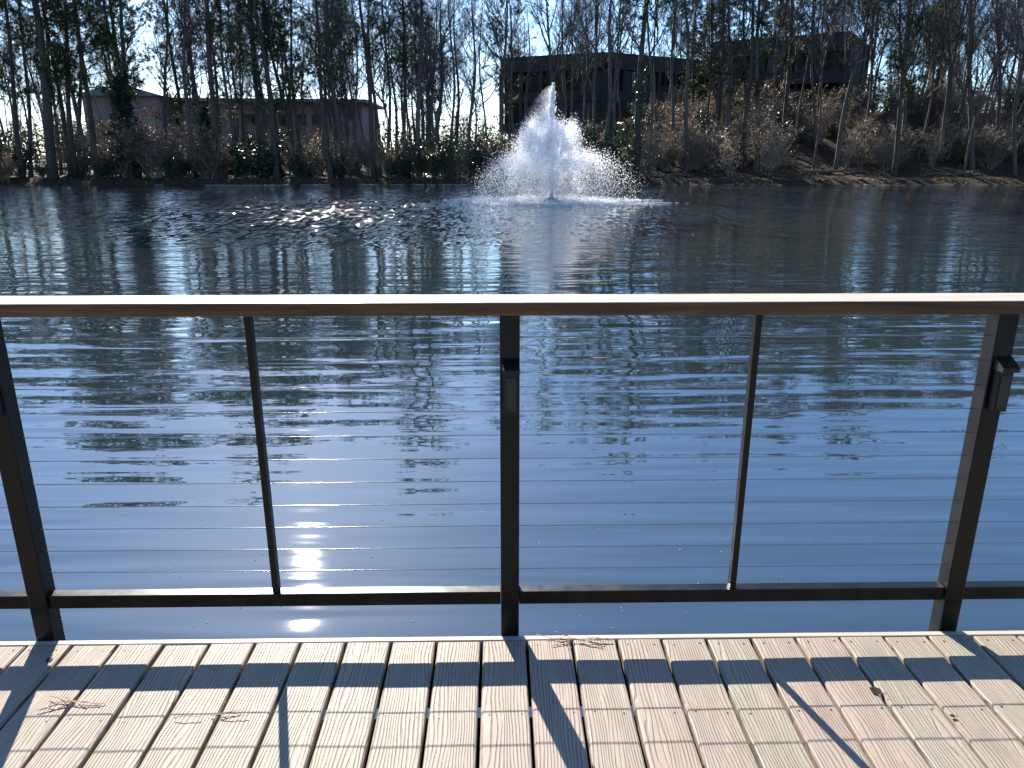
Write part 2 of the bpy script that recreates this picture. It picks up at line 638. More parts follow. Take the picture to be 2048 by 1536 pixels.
wm = MB()
wm.add([(-140, -14, 0), (140, -14, 0), (140, 70, 0), (-140, 70, 0)], [(0, 1, 2, 3)])
water = wm.build('pond_water', 'pond_water')
tag(water, 'rippled blue pond water reflecting sky and trees', kind='structure')

# sunlit car park behind the trees on the left
cp = MB()
N = 24
for i in range(N):
    for j in range(6):
        x0, x1 = -78 + i * 1.5, -78 + (i + 1) * 1.5
        y0, y1 = 84 + j * 3.2, 84 + (j + 1) * 3.2
        q = [(x0, y0), (x1, y0), (x1, y1), (x0, y1)]
        cp.add([(x, y, 0.45 + 0.02 * (y - 61) + 0.22) for x, y in q], [(0, 1, 2, 3)])
tag(cp.build('car_park', 'car_park_asphalt'), 'pale asphalt car park behind the trees on the left', kind='structure')

# ------------------------------------------------------------------ buildings
def wall_frame(A, B):
    """basis along a wall from A to B: u along it, n towards the viewer"""
    u = Vector((B[0] - A[0], B[1] - A[1], 0))
    L = u.length
    u.normalize()
    n = Vector((u.y, -u.x, 0))
    return u, n, L


def slab(mb, A, u, n, s0, s1, d0, d1, z0, z1):
    """box along a wall: s along it, d out of it"""
    c = []
    for z in (z0, z1):
        for s, d in ((s0, d0), (s1, d0), (s1, d1), (s0, d1)):
            p = Vector((A[0], A[1], 0)) + u * s + n * d
            c.append((p.x, p.y, z))
    mb.add(c, [(0, 1, 2, 3), (4, 7, 6, 5), (0, 4, 5, 1), (1, 5, 6, 2), (2, 6, 7, 3), (3, 7, 4, 0)])


def facade(root, A, B, z0, z1, mats, bay, floors, depth=0.5, pier=0.5, spandrel=0.9, parapet=1.3):
    """piers, spandrels and single panes set back between them"""
    u, n, L = wall_frame(A, B)
    nb = max(1, int(round(L / bay)))
    w = L / nb
    fh = (z1 - parapet - z0) / floors
    mb = MB(); slab(mb, A, u, n, 0, L, -0.3, depth, z1 - parapet, z1); mb.build('parapet', mats[0], root)
    for k in range(floors):
        mb = MB(); slab(mb, A, u, n, 0.0, L, -0.25, depth * 0.8, z0 + k * fh, z0 + k * fh + spandrel); mb.build('spandrel', mats[0], root)
    for b in range(nb + 1):
        mb = MB(); s = b * w
        slab(mb, A, u, n, s - pier / 2, s + pier / 2, 0.02, depth * 0.9, z0, z1 - parapet - 0.003); mb.build('pier', mats[0], root)
    for k in range(floors):
        for b in range(nb):
            s0, s1 = b * w + pier / 2 + 0.01, (b + 1) * w - pier / 2 - 0.01
            za, zb = z0 + k * fh + spandrel + 0.005, z0 + (k + 1) * fh - 0.005
            mb = MB(); slab(mb, A, u, n, s0, s1, -0.2, -0.12, za, zb)
            win = mb.build('window', mats[1], root)
            fr = MB()
            sm = (s0 + s1) / 2
            slab(fr, A, u, n, sm - 0.05, sm + 0.05, -0.115, -0.02, za, zb)
            slab(fr, A, u, n, s0, s1, -0.113, -0.03, za + 0.02, za + 0.10)
            fr.build('frame', 'window_metal', win)


# dark building on the hill, right of centre
top_z = 13.4
pA = at_y(1004, 113, 96.0); pB = at_y(1212, 102, 90.5); pC = at_y(1445, 119, 99.5)
bd = empty('dark_office_building', (pB.x, pB.y, gz(pB.x, pB.y)))
bd_inv = bd.location.copy()
core = MB()
zb = 5.0
quad = [(pA.x, pA.y), (pB.x, pB.y), (pC.x, pC.y), (pC.x - 4, pC.y + 14), (pA.x + 2, pA.y + 16)]
def prism(mb, poly, z0, z1):
    n = len(poly)
    mb.add([(x, y, z0) for x, y in poly] + [(x, y, z1) for x, y in poly],
           [tuple(range(n - 1, -1, -1)), tuple(range(n, 2 * n))] + [(i, (i + 1) % n, n + (i + 1) % n, n + i) for i in range(n)])
ins = lambda poly, d: [(x + (sum(p[0] for p in poly) / len(poly) - x) * d, y + (sum(p[1] for p in poly) / len(poly) - y) * d) for x, y in poly]
prism(core, ins(quad, 0.06), zb, top_z - 0.15)
core.build('wall', 'dark_concrete', bd)
facade(bd, (pA.x, pA.y), (pB.x, pB.y), zb, top_z, ('dark_concrete', 'dark_glass'), 2.6, 2, 0.45, 0.45, 1.0, 1.7)
facade(bd, (pB.x, pB.y), (pC.x, pC.y), zb, top_z, ('dark_concrete', 'dark_glass'), 2.6, 2, 0.45, 0.45, 1.0, 1.7)
# upper wing to the right, carried on columns
pD = at_y(1428, 86, 96.0); pE = at_y(1706, 62, 87.5)
tz = (pD.z + pE.z) / 2
u, n, L = wall_frame((pD.x, pD.y), (pE.x, pE.y))
back = lambda p, d: (p.x - n.x * d, p.y - n.y * d)
mb = MB(); prism(mb, [back(pD, 0.7), back(pE, 0.7), back(pE, 13), back(pD, 13)], tz - 4.6, tz - 0.1); mb.build('upper_wing', 'dark_concrete', bd)
facade(bd, (pD.x, pD.y), (pE.x, pE.y), tz - 4.7, tz, ('dark_concrete', 'dark_glass'), 3.1, 1, 0.5, 0.4, 0.9, 1.9)
mb = MB(); prism(mb, [back(pD, -0.9), back(pE, -0.9), back(pE, 13.2), back(pD, 13.2)], tz - 5.15, tz - 4.72); mb.build('balcony_slab', 'dark_concrete', bd)
ns = 7
for i in range(ns):
    s = 0.4 + (L - 0.8) * i / (ns - 1)
    mb = MB(); slab(mb, (pD.x, pD.y), u, n, s - 0.22, s + 0.22, 0.1, 0.54, 4.5, tz - 5.16); mb.build('column', 'dark_concrete', bd)
mb = MB(); prism(mb, [back(pD, 3), back(pE, 3), back(pE, 12), back(pD, 12)], 4.5, tz - 5.17); mb.build('lower_wall', 'dark_glass', bd)
for o in list(bd.children):
    o.matrix_parent_inverse = Matrix.Translation(-bd_inv)
tag(bd, 'dark flat roofed building with column carried upper wing on the wooded hill', 'building')

# low pale building behind the trees on the left
qA = at_y(330, 196, 118.0); qB = at_y(722, 200, 121.0)
zt = qA.z
bl = empty('low_pale_building', (qA.x, qA.y, 2.0))
mb = MB(); prism(mb, [(qA.x, qA.y + 0.4), (qB.x, qB.y + 0.4), (qB.x, qB.y + 16), (qA.x, qA.y + 16)], 0.5, zt - 0.5); mb.build('wall', 'pale_wall', bl)
mb = MB(); prism(mb, [(qA.x - 1, qA.y - 1.2), (qB.x + 1, qB.y - 1.2), (qB.x + 1, qB.y + 17), (qA.x - 1, qA.y + 17)], zt - 0.45, zt); mb.build('roof', 'pale_roof', bl)
u, n, L = wall_frame((qA.x, qA.y), (qB.x, qB.y))
for fl in range(2):
    for b in range(11):
        s = 1.8 + b * (L - 3.6) / 10
        mb = MB(); slab(mb, (qA.x, qA.y + 0.4), u, n, s - 0.8, s + 0.8, 0.0, 0.06, 3.2 + fl * 3.5, 4.9 + fl * 3.5)
        w = mb.build('window', 'dark_glass', bl)
        mb = MB(); slab(mb, (qA.x, qA.y + 0.4), u, n, s - 0.95, s + 0.95, 0.0, 0.16, 3.05 + fl * 3.5, 3.195 + fl * 3.5); mb.build('sill', 'pale_roof', w)
# gabled end block
gA = at_y(163, 192, 114.0); gB = at_y(318, 192, 114.0); gT = at_y(238, 174, 114.0)
mb = MB(); prism(mb, [(gA.x, gA.y), (gB.x, gB.y), (gB.x, gB.y + 18), (gA.x, gA.y + 18)], 0.5, gA.z - 0.02); mb.build('gable_wall', 'pale_wall', bl)
mb = MB()
for_y = (gA.y - 0.8, gA.y + 18.8)
mb.add([(gA.x - 0.9, for_y[0], gA.z), (gB.x + 0.9, for_y[0], gA.z), (gT.x + 2, for_y[0], gT.z), (gT.x - 2, for_y[0], gT.z),
        (gA.x - 0.9, for_y[1], gA.z), (gB.x + 0.9, for_y[1], gA.z), (gT.x + 2, for_y[1], gT.z), (gT.x - 2, for_y[1], gT.z)],
       [(0, 1, 2, 3), (7, 6, 5, 4), (0, 4, 5, 1), (1, 5, 6, 2), (2, 6, 7, 3), (3, 7, 4, 0)])
mb.build('gable_roof', 'pale_roof', bl)
for fl in range(2):
    for b in range(4):
        x = gA.x + 1.6 + b * (gB.x - gA.x - 3.2) / 3
        mb = MB(); mb.box((x - 0.7, gA.y - 0.06, 3.3 + fl * 3.3), (x + 0.7, gA.y - 0.004, 4.9 + fl * 3.3)); mb.build('window', 'dark_glass', bl)
for o in list(bl.children):
    o.matrix_parent_inverse = Matrix.Translation(-bl.location)
tag(bl, 'long low pale building with overhanging grey roof behind the left trees', 'building')

# ------------------------------------------------------------------ plants: prototypes
def rvec():
    v = Vector((random.gauss(0, 1), random.gauss(0, 1), random.gauss(0, 1)))
    return v.normalized()


def path(p, d, L, nseg, wob, up):
    pts = [p.copy()]
    d = d.normalized()
    for i in range(nseg):
        d = (d + rvec() * wob + Vector((0, 0, up))).normalized()
        p = p + d * (L / nseg)
        pts.append(p.copy())
    return pts


def lerp_pt(pts, u):
    f = u * (len(pts) - 1)
    i = min(int(f), len(pts) - 2)
    return pts[i].lerp(pts[i + 1], f - i), (pts[i + 1] - pts[i]).normalized()


def side_dir(axis, spread):
    a = axis.orthogonal().normalized()
    a.rotate(Matrix.Rotation(random.uniform(0, 2 * math.pi), 3, axis))
    return (axis * math.cos(spread) + a * math.sin(spread)).normalized()


def bare_crown(H, r0, start=0.35, limbs=18, spread=0.65, dens=1.0, fork=False):
    """limbs, branches and twigs of a leafless tree about the z axis"""
    mb = MB()
    axis_top = H
    for i in range(limbs):
        u = start + (0.97 - start) * (i + random.random()) / limbs
        p = Vector((0, 0, u * H))
        L = (0.13 + 0.24 * (1 - u)) * H * random.uniform(0.6, 1.2)
        r = max(0.025, r0 * (1 - u) * 0.62 * random.uniform(0.6, 1.1))
        d = side_dir(Vector((0, 0, 1)), spread * random.uniform(0.6, 1.25))
        pts = path(p, d, L, 6, 0.22, 0.075)
        mb.tube(pts, [r * (1 - 0.85 * k / 6) for k in range(7)], 4, 0, False)
        nb = int((6 + L * 1.5) * dens)
        for j in range(nb):
            uu = random.uniform(0.18, 1.0)
            q, ax = lerp_pt(pts, uu)
            L2 = L * random.uniform(0.22, 0.48) * (1.15 - 0.6 * uu) + 0.4
            r2 = max(0.012, r * (1 - 0.8 * uu) * 0.5)
            p2 = path(q, side_dir(ax, random.uniform(0.4, 0.95)), L2, 3, 0.2, 0.10)
            mb.tube(p2, [r2, r2 * 0.75, r2 * 0.5, r2 * 0.28], 3, 0, False)
            for k in range(int(8 * dens)):
                uu2 = random.uniform(0.15, 1.0)
                q2, ax2 = lerp_pt(p2, uu2)
                d3 = (side_dir(ax2, random.uniform(0.3, 0.9)) + Vector((0, 0, 0.15))).normalized()
                L3 = random.uniform(0.35, 0.95)
                e = q2 + d3 * L3
                mb.cone(q2, e, 0.0125)
                if random.random() < 0.7:
                    q3 = q2.lerp(e, random.uniform(0.3, 0.8))
                    mb.cone(q3, q3 + side_dir(d3, 0.7) * L3 * 0.6, 0.010)
    return mb


def tuft(mb, p, d, n, L, w, mi):
    for _ in range(n):
        dd = (d * 0.6 + rvec()).normalized()
        e = p + dd * L * random.uniform(0.6, 1.1)
        s = dd.cross(rvec()).normalized() * w
        mb.add([(p + s)[:], (p - s)[:], e[:]], [(0, 1, 2)], mi)


def pine_crown(H, r0, start=0.4, nbr=52, spread=3.2, dens=1.0):
    mb = MB()
    for i in range(nbr):
        u = start + (0.985 - start) * (i + random.random()) / nbr
        p = Vector((0, 0, u * H))
        L = spread * (0.35 + 0.65 * math.sin(math.pi * min(1, (1 - u) / (1 - start) * 0.75 + 0.12))) * random.uniform(0.5, 1.15)
        d = side_dir(Vector((0, 0, 1)), random.uniform(1.15, 1.65))
        r = max(0.018, r0 * 0.24 * (1.15 - u))
        pts = path(p, d, L, 5, 0.14, 0.05)
        mb.tube(pts, [r * (1 - 0.8 * k / 5) for k in range(6)], 4, 0, False)
        bare = random.random() < 0.22 and u < start + 0.2
        for j in range(int(11 * dens)):
            uu = random.uniform(0.3, 1.0)
            q, ax = lerp_pt(pts, uu)
            p2 = path(q, side_dir(ax, random.uniform(0.4, 1.0)), random.uniform(0.35, 1.1), 2, 0.2, 0.08)
            mb.tube(p2, [0.014, 0.010, 0.007], 3, 0, False)
            if bare:
                continue
            for k in range(3):
                q2, ax2 = lerp_pt(p2, random.uniform(0.35, 1.0))
                tuft(mb, q2, ax2, 17, 0.31, 0.0125, 1)
    for i in range(14):           # dead stubs lower on the stem
        u = random.uniform(0.12, start)
        p = Vector((0, 0, u * H))
        d = side_dir(Vector((0, 0, 1)), random.uniform(1.1, 1.7))
        pts = path(p, d, random.uniform(0.4, 1.9), 3, 0.2, -0.03)
        mb.tube(pts, [0.028, 0.02, 0.014, 0.006], 3, 0, False)
    return mb


def leaf_quad(mb, p, size, mi, d=None):
    a = rvec()
    b = (d if d is not None else rvec()).cross(a)
    if b.length < 1e-4:
        b = a.orthogonal()
    b.normalize()
    a = a * size
    b = b * size * 0.36
    mb.add([(p - a * 0.5)[:], (p + b)[:], (p + a * 0.5)[:], (p - b)[:]], [(0, 1, 2, 3)], mi)


def cedar_crown(H, rad, n=5200):
    mb = MB()
    for i in range(70):
        u = 0.06 + 0.9 * (i + random.random()) / 70
        L = rad * (1 - u) ** 0.75 * random.uniform(0.65, 1.15)
        p = Vector((0, 0, u * H))
        d = side_dir(Vector((0, 0, 1)), random.uniform(1.05, 1.5))
        pts = path(p, d, L, 4, 0.15, 0.03)
        mb.tube(pts, [0.03, 0.024, 0.018, 0.012, 0.006], 3, 0, False)
        for j in range(int(n / 70)):
            uu = random.uniform(0.12, 1.0)
            q, ax = lerp_pt(pts, uu)
            q = q + rvec() * random.uniform(0, 0.32)
            leaf_quad(mb, q, random.uniform(0.13, 0.26), 1)
    return mb


def shrub_crown(H, W, stems, n_leaf, leaf, twig=1.0, drop=0.0):
    """many stems from the ground with branches, twigs and leaves"""
    mb = MB()
    tips = []
    for i in range(stems):
        d = side_dir(Vector((0, 0, 1)), random.uniform(0.08, 0.75) * W / H * 1.2)
        p = Vector((random.uniform(-.25, .25), random.uniform(-.25, .25), -0.1))
        L = H * random.uniform(0.6, 1.1)
        r = 0.012 + 0.009 * H * random.uniform(0.5, 1)
        pts = path(p, d, L, 5, 0.17, 0.05)
        mb.tube(pts, [r * (1 - 0.82 * k / 5) for k in range(6)], 4, 0, False)
        for j in range(int(9 * twig)):
            q, ax = lerp_pt(pts, random.uniform(0.2, 1))
            p2 = path(q, side_dir(ax, random.uniform(0.4, 1.1)), random.uniform(0.3, 0.75) * H * 0.42, 3, 0.2, 0.04)
            mb.tube(p2, [0.011, 0.009, 0.006, 0.004], 3, 0, False)
            tips.append(p2)
            for k in range(int(5 * twig)):
                q2, ax2 = lerp_pt(p2, random.uniform(0.1, 1))
                mb.cone(q2, q2 + side_dir(ax2, random.uniform(0.3, 1.0)) * random.uniform(0.2, 0.6), 0.006)
    for i in range(n_leaf):
        tp = random.choice(tips)
        q, ax = lerp_pt(tp, random.uniform(0.05, 1))
        leaf_quad(mb, q + rvec() * random.uniform(0, 0.28), leaf * random.uniform(0.6, 1.25), 1)
    return mb


BARE = [bare_crown(22, 0.24, s, l, sp, dn).mesh('crown', ['grey_bark']) for s, l, sp, dn in
        ((0.30, 20, 0.65, 1.0), (0.36, 17, 0.85, 1.1), (0.42, 18, 0.62, 1.0), (0.25, 22, 0.6, 0.9), (0.45, 15, 0.95, 1.15), (0.34, 19, 0.75, 1.0))]
BARE_BROWN = []
for me in (BARE[0], BARE[3], BARE[5]):
    m2 = me.copy()
    m2.materials[0] = MATS['brown_trunk']
    BARE_BROWN.append(m2)
PINE = [pine_crown(24, 0.28, s, nb, sp, dn).mesh('crown', ['pine_bark', 'pine_needles']) for s, nb, sp, dn in
        ((0.27, 62, 3.3, 1.0), (0.38, 54, 3.7, 1.0), (0.32, 60, 3.0, 1.1), (0.46, 50, 3.6, 1.1), (0.22, 66, 2.8, 0.9))]
CEDAR = cedar_crown(8.2, 2.1).mesh('crown', ['pine_bark', 'cedar_leaf'])
SH_EVER = [shrub_crown(2.6, 2.4, 11, 2600, 0.15).mesh('foliage', ['grey_bark', 'evergreen_leaf']), shrub_crown(3.2, 2.2, 9, 2600, 0.14).mesh('foliage', ['grey_bark', 'evergreen_leaf'])]
SH_BROWN = [shrub_crown(3.0, 2.4, 9, 1300, 0.11, 1.2).mesh('foliage', ['brown_bark', 'brown_leaf']), shrub_crown(3.4, 2.2, 8, 1100, 0.12, 1.3).mesh('foliage', ['brown_bark', 'brown_leaf'])]
SH_PALE = [shrub_crown(4.2, 2.6, 8, 1300, 0.13, 1.2).mesh('foliage', ['brown_bark', 'pale_leaf']), shrub_crown(3.6, 2.4, 9, 1000, 0.12, 1.2).mesh('foliage', ['brown_bark', 'pale_leaf'])]
SH_BARE = [shrub_crown(3.0, 2.6, 13, 160, 0.09, 1.5).mesh('foliage', ['brown_bark', 'brown_leaf']), shrub_crown(2.4, 2.6, 14, 260, 0.09, 1.4).mesh('foliage', ['brown_bark', 'brown_leaf']), shrub_crown(3.8, 2.2, 10, 120, 0.09, 1.7).mesh('foliage', ['brown_bark', 'brown_leaf'])]


def trunk_mesh(H, r, bend=0.25, seed=0, flare=1.35, sides=9):
    rs = random.Random(seed)
    a, b = rs.uniform(0, 6.28), rs.uniform(0, 6.28)
    mb = MB()
    pts, rad = [], []
    n = 15
    for i in range(n):
        u = i / (n - 1)
        z = -0.4 + u * (H + 0.4)
        w = bend * math.sin(math.pi * u)
        pts.append((w * math.sin(2.1 * u * 3 + a), w * math.sin(1.7 * u * 3 + b), z))
        rr = r * (1.12 - 0.95 * u ** 1.15)
        rr += r * (flare - 1) * math.exp(-max(z, 0) / 0.45)
        rad.append(max(rr * rs.uniform(0.96, 1.05), 0.02))
    mb.tube(pts, rad, sides, 0, True)
    return mb


TRUNK_CACHE = {}


def make_tree(kind, x, y, r, H, lean=(0, 0), seed=0, label=None, group=None, name=None, z=None):
    """lean = horizontal drift per metre of height"""
    if z is None:
        z = gz(x, y) - 0.05
    nm = name or {'pine': 'pine_tree', 'bare': 'bare_tree', 'brown': 'bare_tree', 'cedar': 'cedar_tree'}[kind]
    rs = random.Random(seed * 31 + 5)
    e = empty(nm, (x, y, z))
    up = Vector((lean[0], lean[1], 1)).normalized()
    e.rotation_mode = 'QUATERNION'
    e.rotation_quaternion = Vector((0, 0, 1)).rotation_difference(up)
    bm_ = {'pine': 'pine_bark', 'bare': 'grey_bark', 'brown': 'brown_trunk', 'cedar': 'pine_bark'}[kind]
    key = (round(r, 2), round(H), bm_, seed % 5)
    if key not in TRUNK_CACHE:
        TRUNK_CACHE[key] = trunk_mesh(H, r, 0.22 if kind == 'pine' else 0.32, seed).mesh('trunk', [bm_], True)
    link('trunk', TRUNK_CACHE[key], e)
    if kind == 'pine':
        me, h0 = PINE[rs.randrange(len(PINE))], 24
    elif kind == 'bare':
        me, h0 = BARE[rs.randrange(len(BARE))], 22
    elif kind == 'brown':
        me, h0 = BARE_BROWN[rs.randrange(len(BARE_BROWN))], 22
    else:
        me, h0 = CEDAR, 8.2
    c = link('crown', me, e)
    s = H / h0
    c.scale = (s * rs.uniform(0.85, 1.15), s * rs.uniform(0.85, 1.15), s)
    c.rotation_euler = (0, 0, rs.uniform(0, 6.28))
    c['kind'] = 'stuff'
    if label:
        tag(e, label, 'tree', group)
    return e


# ------------------------------------------------------------------ the front row of trees on the far bank
# base px, top px (where the stem leaves the top of the photograph), width px, kind, metres from the camera
ROW = [
    (44, 5, 9, 'pine', 64.5), (60, 40, 8, 'bare', 67), (104, 66, 19, 'pine', 63.5), (122, 92, 7, 'pine', 70), (140, 91, 9, 'pine', 66),
    (151, 125, 10, 'pine', 65), (162, 146, 9, 'bare', 68), (193, 156, 11, 'pine', 64.5),
    (264, 226, 10, 'pine', 66), (277, 243, 11, 'pine', 65), (340, 326, 8, 'bare', 68), (390, 365, 9, 'bare', 65.5), (443, 411, 13, 'pine', 63.8),
    (474, 440, 8, 'bare', 66), (517, 505, 9, 'pine', 65), (553, 513, 14, 'pine', 63.5), (604, 580, 9, 'pine', 67), (661, 625, 11, 'pine', 63.2),
    (684, 654, 10, 'bare', 65), (717, 700, 6, 'bare', 67), (748, 721, 12, 'pine', 64.5), (760, 738, 7, 'bare', 66), (775, 770, 8, 'bare', 68),
    (807, 803, 9, 'pine', 65.5), (839, 834, 12, 'bare', 64.5), (870, 869, 8, 'bare', 66.5), (903, 900, 8, 'bare', 65), (940, 944, 10, 'bare', 65),
    (970, 964, 6, 'bare', 66.5), (1008, 1008, 8, 'bare', 67), (1036, 1013, 7, 'bare', 70), (1100, 1098, 7, 'bare', 70), (1126, 1131, 7, 'bare', 72), (1192, 1190, 7, 'bare', 69),
    (1230, 1236, 7, 'bare', 71), (1272, 1290, 15, 'pine', 65), (1345, 1354, 8, 'bare', 70), (1380, 1364, 10, 'bare', 68), (1432, 1440, 7, 'brown', 72), (1484, 1494, 8, 'bare', 70),
    (1553, 1562, 6, 'brown', 67), (1626, 1628, 7, 'bare', 73), (1671, 1735, 9, 'bare', 67), (1715, 1760, 7, 'brown', 72), (1789, 1820, 10, 'pine', 64.5), (1800, 1803, 7, 'brown', 72),
    (1880, 1890, 8, 'brown', 70), (1942, 1945, 11, 'brown', 67), (1928, 2025, 5, 'brown', 66), (1985, 2000, 9, 'brown', 69), (2030, 2048, 9, 'brown', 66),
]
ORD = ['first', 'second', 'third', 'fourth', 'fifth', 'sixth', 'seventh', 'eighth', 'ninth', 'tenth', 'eleventh', 'twelfth', 'thirteenth', 'fourteenth', 'fifteenth']
SEG = [(0, 210, 'from the left edge of the far bank'), (210, 420, 'going right from the dark cedar'), (420, 700, 'left of centre on the far bank'),
       (700, 925, 'between the left wood and the fountain'), (925, 1250, 'behind the fountain spray'), (1250, 1640, 'in front of the dark building'), (1640, 2100, 'right of the dark building')]
seg_n = {}
front_xy = []
for i, (bx, tx, w, kind, D) in enumerate(ROW):
    pb = at_y(bx, 345, D)
    pt = at_y(tx, 0, D)
    zb_ = gz(pb.x, D)
    lean = (pt.x - pb.x) / max(pt.z - zb_, 5)
    dist_ = math.hypot(D, pb.x)
    r = w * dist_ / F_PX / 2 * 0.74
    H = {'pine': 24, 'bare': 21, 'brown': 20}[kind] * random.uniform(0.9, 1.12)
    if 540 < bx < 770:
        H = random.uniform(18, 20)
    if 860 < bx < 985:
        H = random.uniform(14.5, 16)
    sgi = next(k for k, s in enumerate(SEG) if s[0] <= bx < s[1])
    k = seg_n.get((sgi, kind == 'pine'), 0)
    seg_n[(sgi, kind == 'pine')] = k + 1
    look = {'pine': 'tall pine', 'bare': 'leafless tree', 'brown': 'leafless tree'}[kind]
    if r > 0.27:
        look = 'thick ' + look
    elif r < 0.13:
        look = 'slender ' + look
    if abs(lean) > 0.09:
        look = 'leaning ' + look
    lab = '%s, %s %s %s' % (look, ORD[k], 'pine' if kind == 'pine' else 'bare trunk', SEG[sgi][2])
    if kind == 'brown':
        lab = lab.replace('leafless', 'brown leafless')
    tr = make_tree(kind, pb.x, D, r, H, (lean, random.uniform(-0.02, 0.02)), i, lab, 'trees standing along the far bank')
    front_xy.append((pb.x, D))
    if bx == 1272:
        iv = MB()
        for _ in range(1700):
            z = random.random() ** 1.2 * 9.0
            an = random.uniform(0, 6.28)
            rr = r * 1.05 + random.random() ** 2 * (0.75 - z * 0.05)
            leaf_quad(iv, Vector((rr * math.cos(an), rr * math.sin(an), z)), random.uniform(0.1, 0.2), 0)
        o = iv.build('ivy', 'ivy_leaf', tr)
        o['kind'] = 'stuff'
        tr['label'] = 'thick pine wrapped in green ivy just right of the fountain'

# trees deeper in the wood
ZONES = [(-999, 210, 'near the left edge'), (210, 430, 'around the dark cedar'), (430, 700, 'left of centre'), (700, 930, 'left of the fountain'),
         (930, 1250, 'behind the fountain'), (1250, 1640, 'by the dark building'), (1640, 1850, 'right of the dark building'), (1850, 9999, 'near the right edge')]
POOL = {}


def px_of(x, D):
    return CX + (x / D - 0.0175) * 1425


def pool(o, look, px, what):
    """remember a thing so that it gets an ordinal within its part of the picture"""
    zone = next(z[2] for z in ZONES if z[0] <= px < z[1])
    POOL.setdefault((look, zone, what), []).append((px, o))


def spell(n):
    small = ['first', 'second', 'third', 'fourth', 'fifth', 'sixth', 'seventh', 'eighth', 'ninth', 'tenth', 'eleventh', 'twelfth', 'thirteenth', 'fourteenth', 'fifteenth', 'sixteenth', 'seventeenth', 'eighteenth', 'nineteenth', 'twentieth']
    return small[n] if n < 20 else 'twenty-' + small[n - 20]


blocked = [(-4, 40, 84, 112), (-62, -16, 110, 142)]
ks = 0
placed = list(front_xy)
tries = 0
while ks < 225 and tries < 6000:
    tries += 1
    D = 66 + 66 * random.random() ** 1.15
    x = random.uniform(-0.78, 0.78) * D
    if any(a < x < b and c < D < d for a, b, c, d in blocked):
        continue
    px = px_of(x, D)
    if 935 < px < 1005 and random.random() < 0.75:
        continue
    if 1005 < px < 1250 and random.random() < 0.5:
        continue
    if px < 935 and random.random() < 0.30:
        continue
    if -78 < x < -42 and 83 < D < 104:
        continue
    if any((x - a) ** 2 + (D - b) ** 2 < 1.6 for a, b in placed):
        continue
    placed.append((x, D))
    pn = random.random()
    kind = 'pine' if (pn < 0.20 and px < 700) or (pn < 0.45 and 1280 < px < 1560) or pn < 0.08 else ('brown' if px > 1500 and random.random() < 0.75 else 'bare')
    r = random.choice((0.09, 0.11, 0.13, 0.16, 0.20))
    H = random.choice((14, 16, 18, 20, 22)) if kind != 'pine' else random.choice((20, 22, 24))
    if 700 < px < 1250:
        H = min(H, 18)
    if 820 < px < 960 and D < 82:
        H = 15
    e = make_tree(kind, x, D, r, H, (random.gauss(0, 0.035), random.gauss(0, 0.035)), 100 + ks % 23, 'x',
                  {'pine': 'pines standing back in the wood', 'bare': 'grey bare trees standing back in the wood', 'brown': 'brown bare trees standing back in the wood'}[kind])
    look = ('thin ' if r < 0.12 else 'slim ' if r < 0.18 else 'stout ') + {'pine': 'pine', 'bare': 'grey bare tree', 'brown': 'brown bare tree'}[kind]
    pool(e, look, px, 'behind the front row')
    ks += 1

# dark cedar on the left bank
pc = at_y(262, 345, 64.2)
make_tree('cedar', pc.x, 64.2, 0.2, 8.0, (0, 0), 3, 'dense dark green cedar with a conical crown on the left bank')
pc = at_y(424, 345, 65.5)
make_tree('cedar', pc.x, 65.5, 0.15, 5.8, (0, 0), 4, 'smaller dark evergreen cone between pine trunks left of centre')

# far wood closing the view
fw = MB()
for i in range(520):
    D = random.uniform(150, 235)
    x = random.uniform(-0.95, 0.95) * D
    h = random.uniform(7.5, 12.5) + (5.5 if x > 20 else 0)
    z = gz(x, D)
    b = Vector((x, D, z))
    fw.tube([b, b + Vector((random.gauss(0, .3), 0, h * 0.6)), b + Vector((random.gauss(0, .5), 0, h))], [0.16, 0.1, 0.03], 3, 0, False)
    for k in range(26):
        p = b + Vector((0, 0, h * random.uniform(0.25, 0.98)))
        e = p + side_dir(Vector((0, 0, 1)), random.uniform(0.4, 1.0)) * random.uniform(1, 3)
        fw.cone(p, e, 0.035)
        for j in range(5):
            q = p.lerp(e, random.uniform(0.3, 1))
            fw.cone(q, q + rvec() * random.uniform(0.4, 1.2), 0.03)
    for k in range(125):
        leaf_quad(fw, b + Vector((random.gauss(0, 2.4), random.gauss(0, 1.5), random.random() ** 1.3 * h * 0.75)), random.uniform(0.3, 0.8), 1)
tag(fw.build('far_wood', ['grey_bark', 'cedar_leaf']), 'distant grey wood closing the view behind the trees', 'wood', kind='stuff')

# ------------------------------------------------------------------ shrubs on the far bank
def make_shrub(protos, name, x, y, s, label, group, sx=1.0):
    e = empty(name, (x, y, gz(x, y) - 0.05), (0, 0, random.uniform(0, 6.28)))
    o = link('foliage', random.choice(protos), e)
    o.scale = (s * sx, s * sx, s)
    o['kind'] = 'stuff'
    tag(e, label, 'shrub', group)
    return e


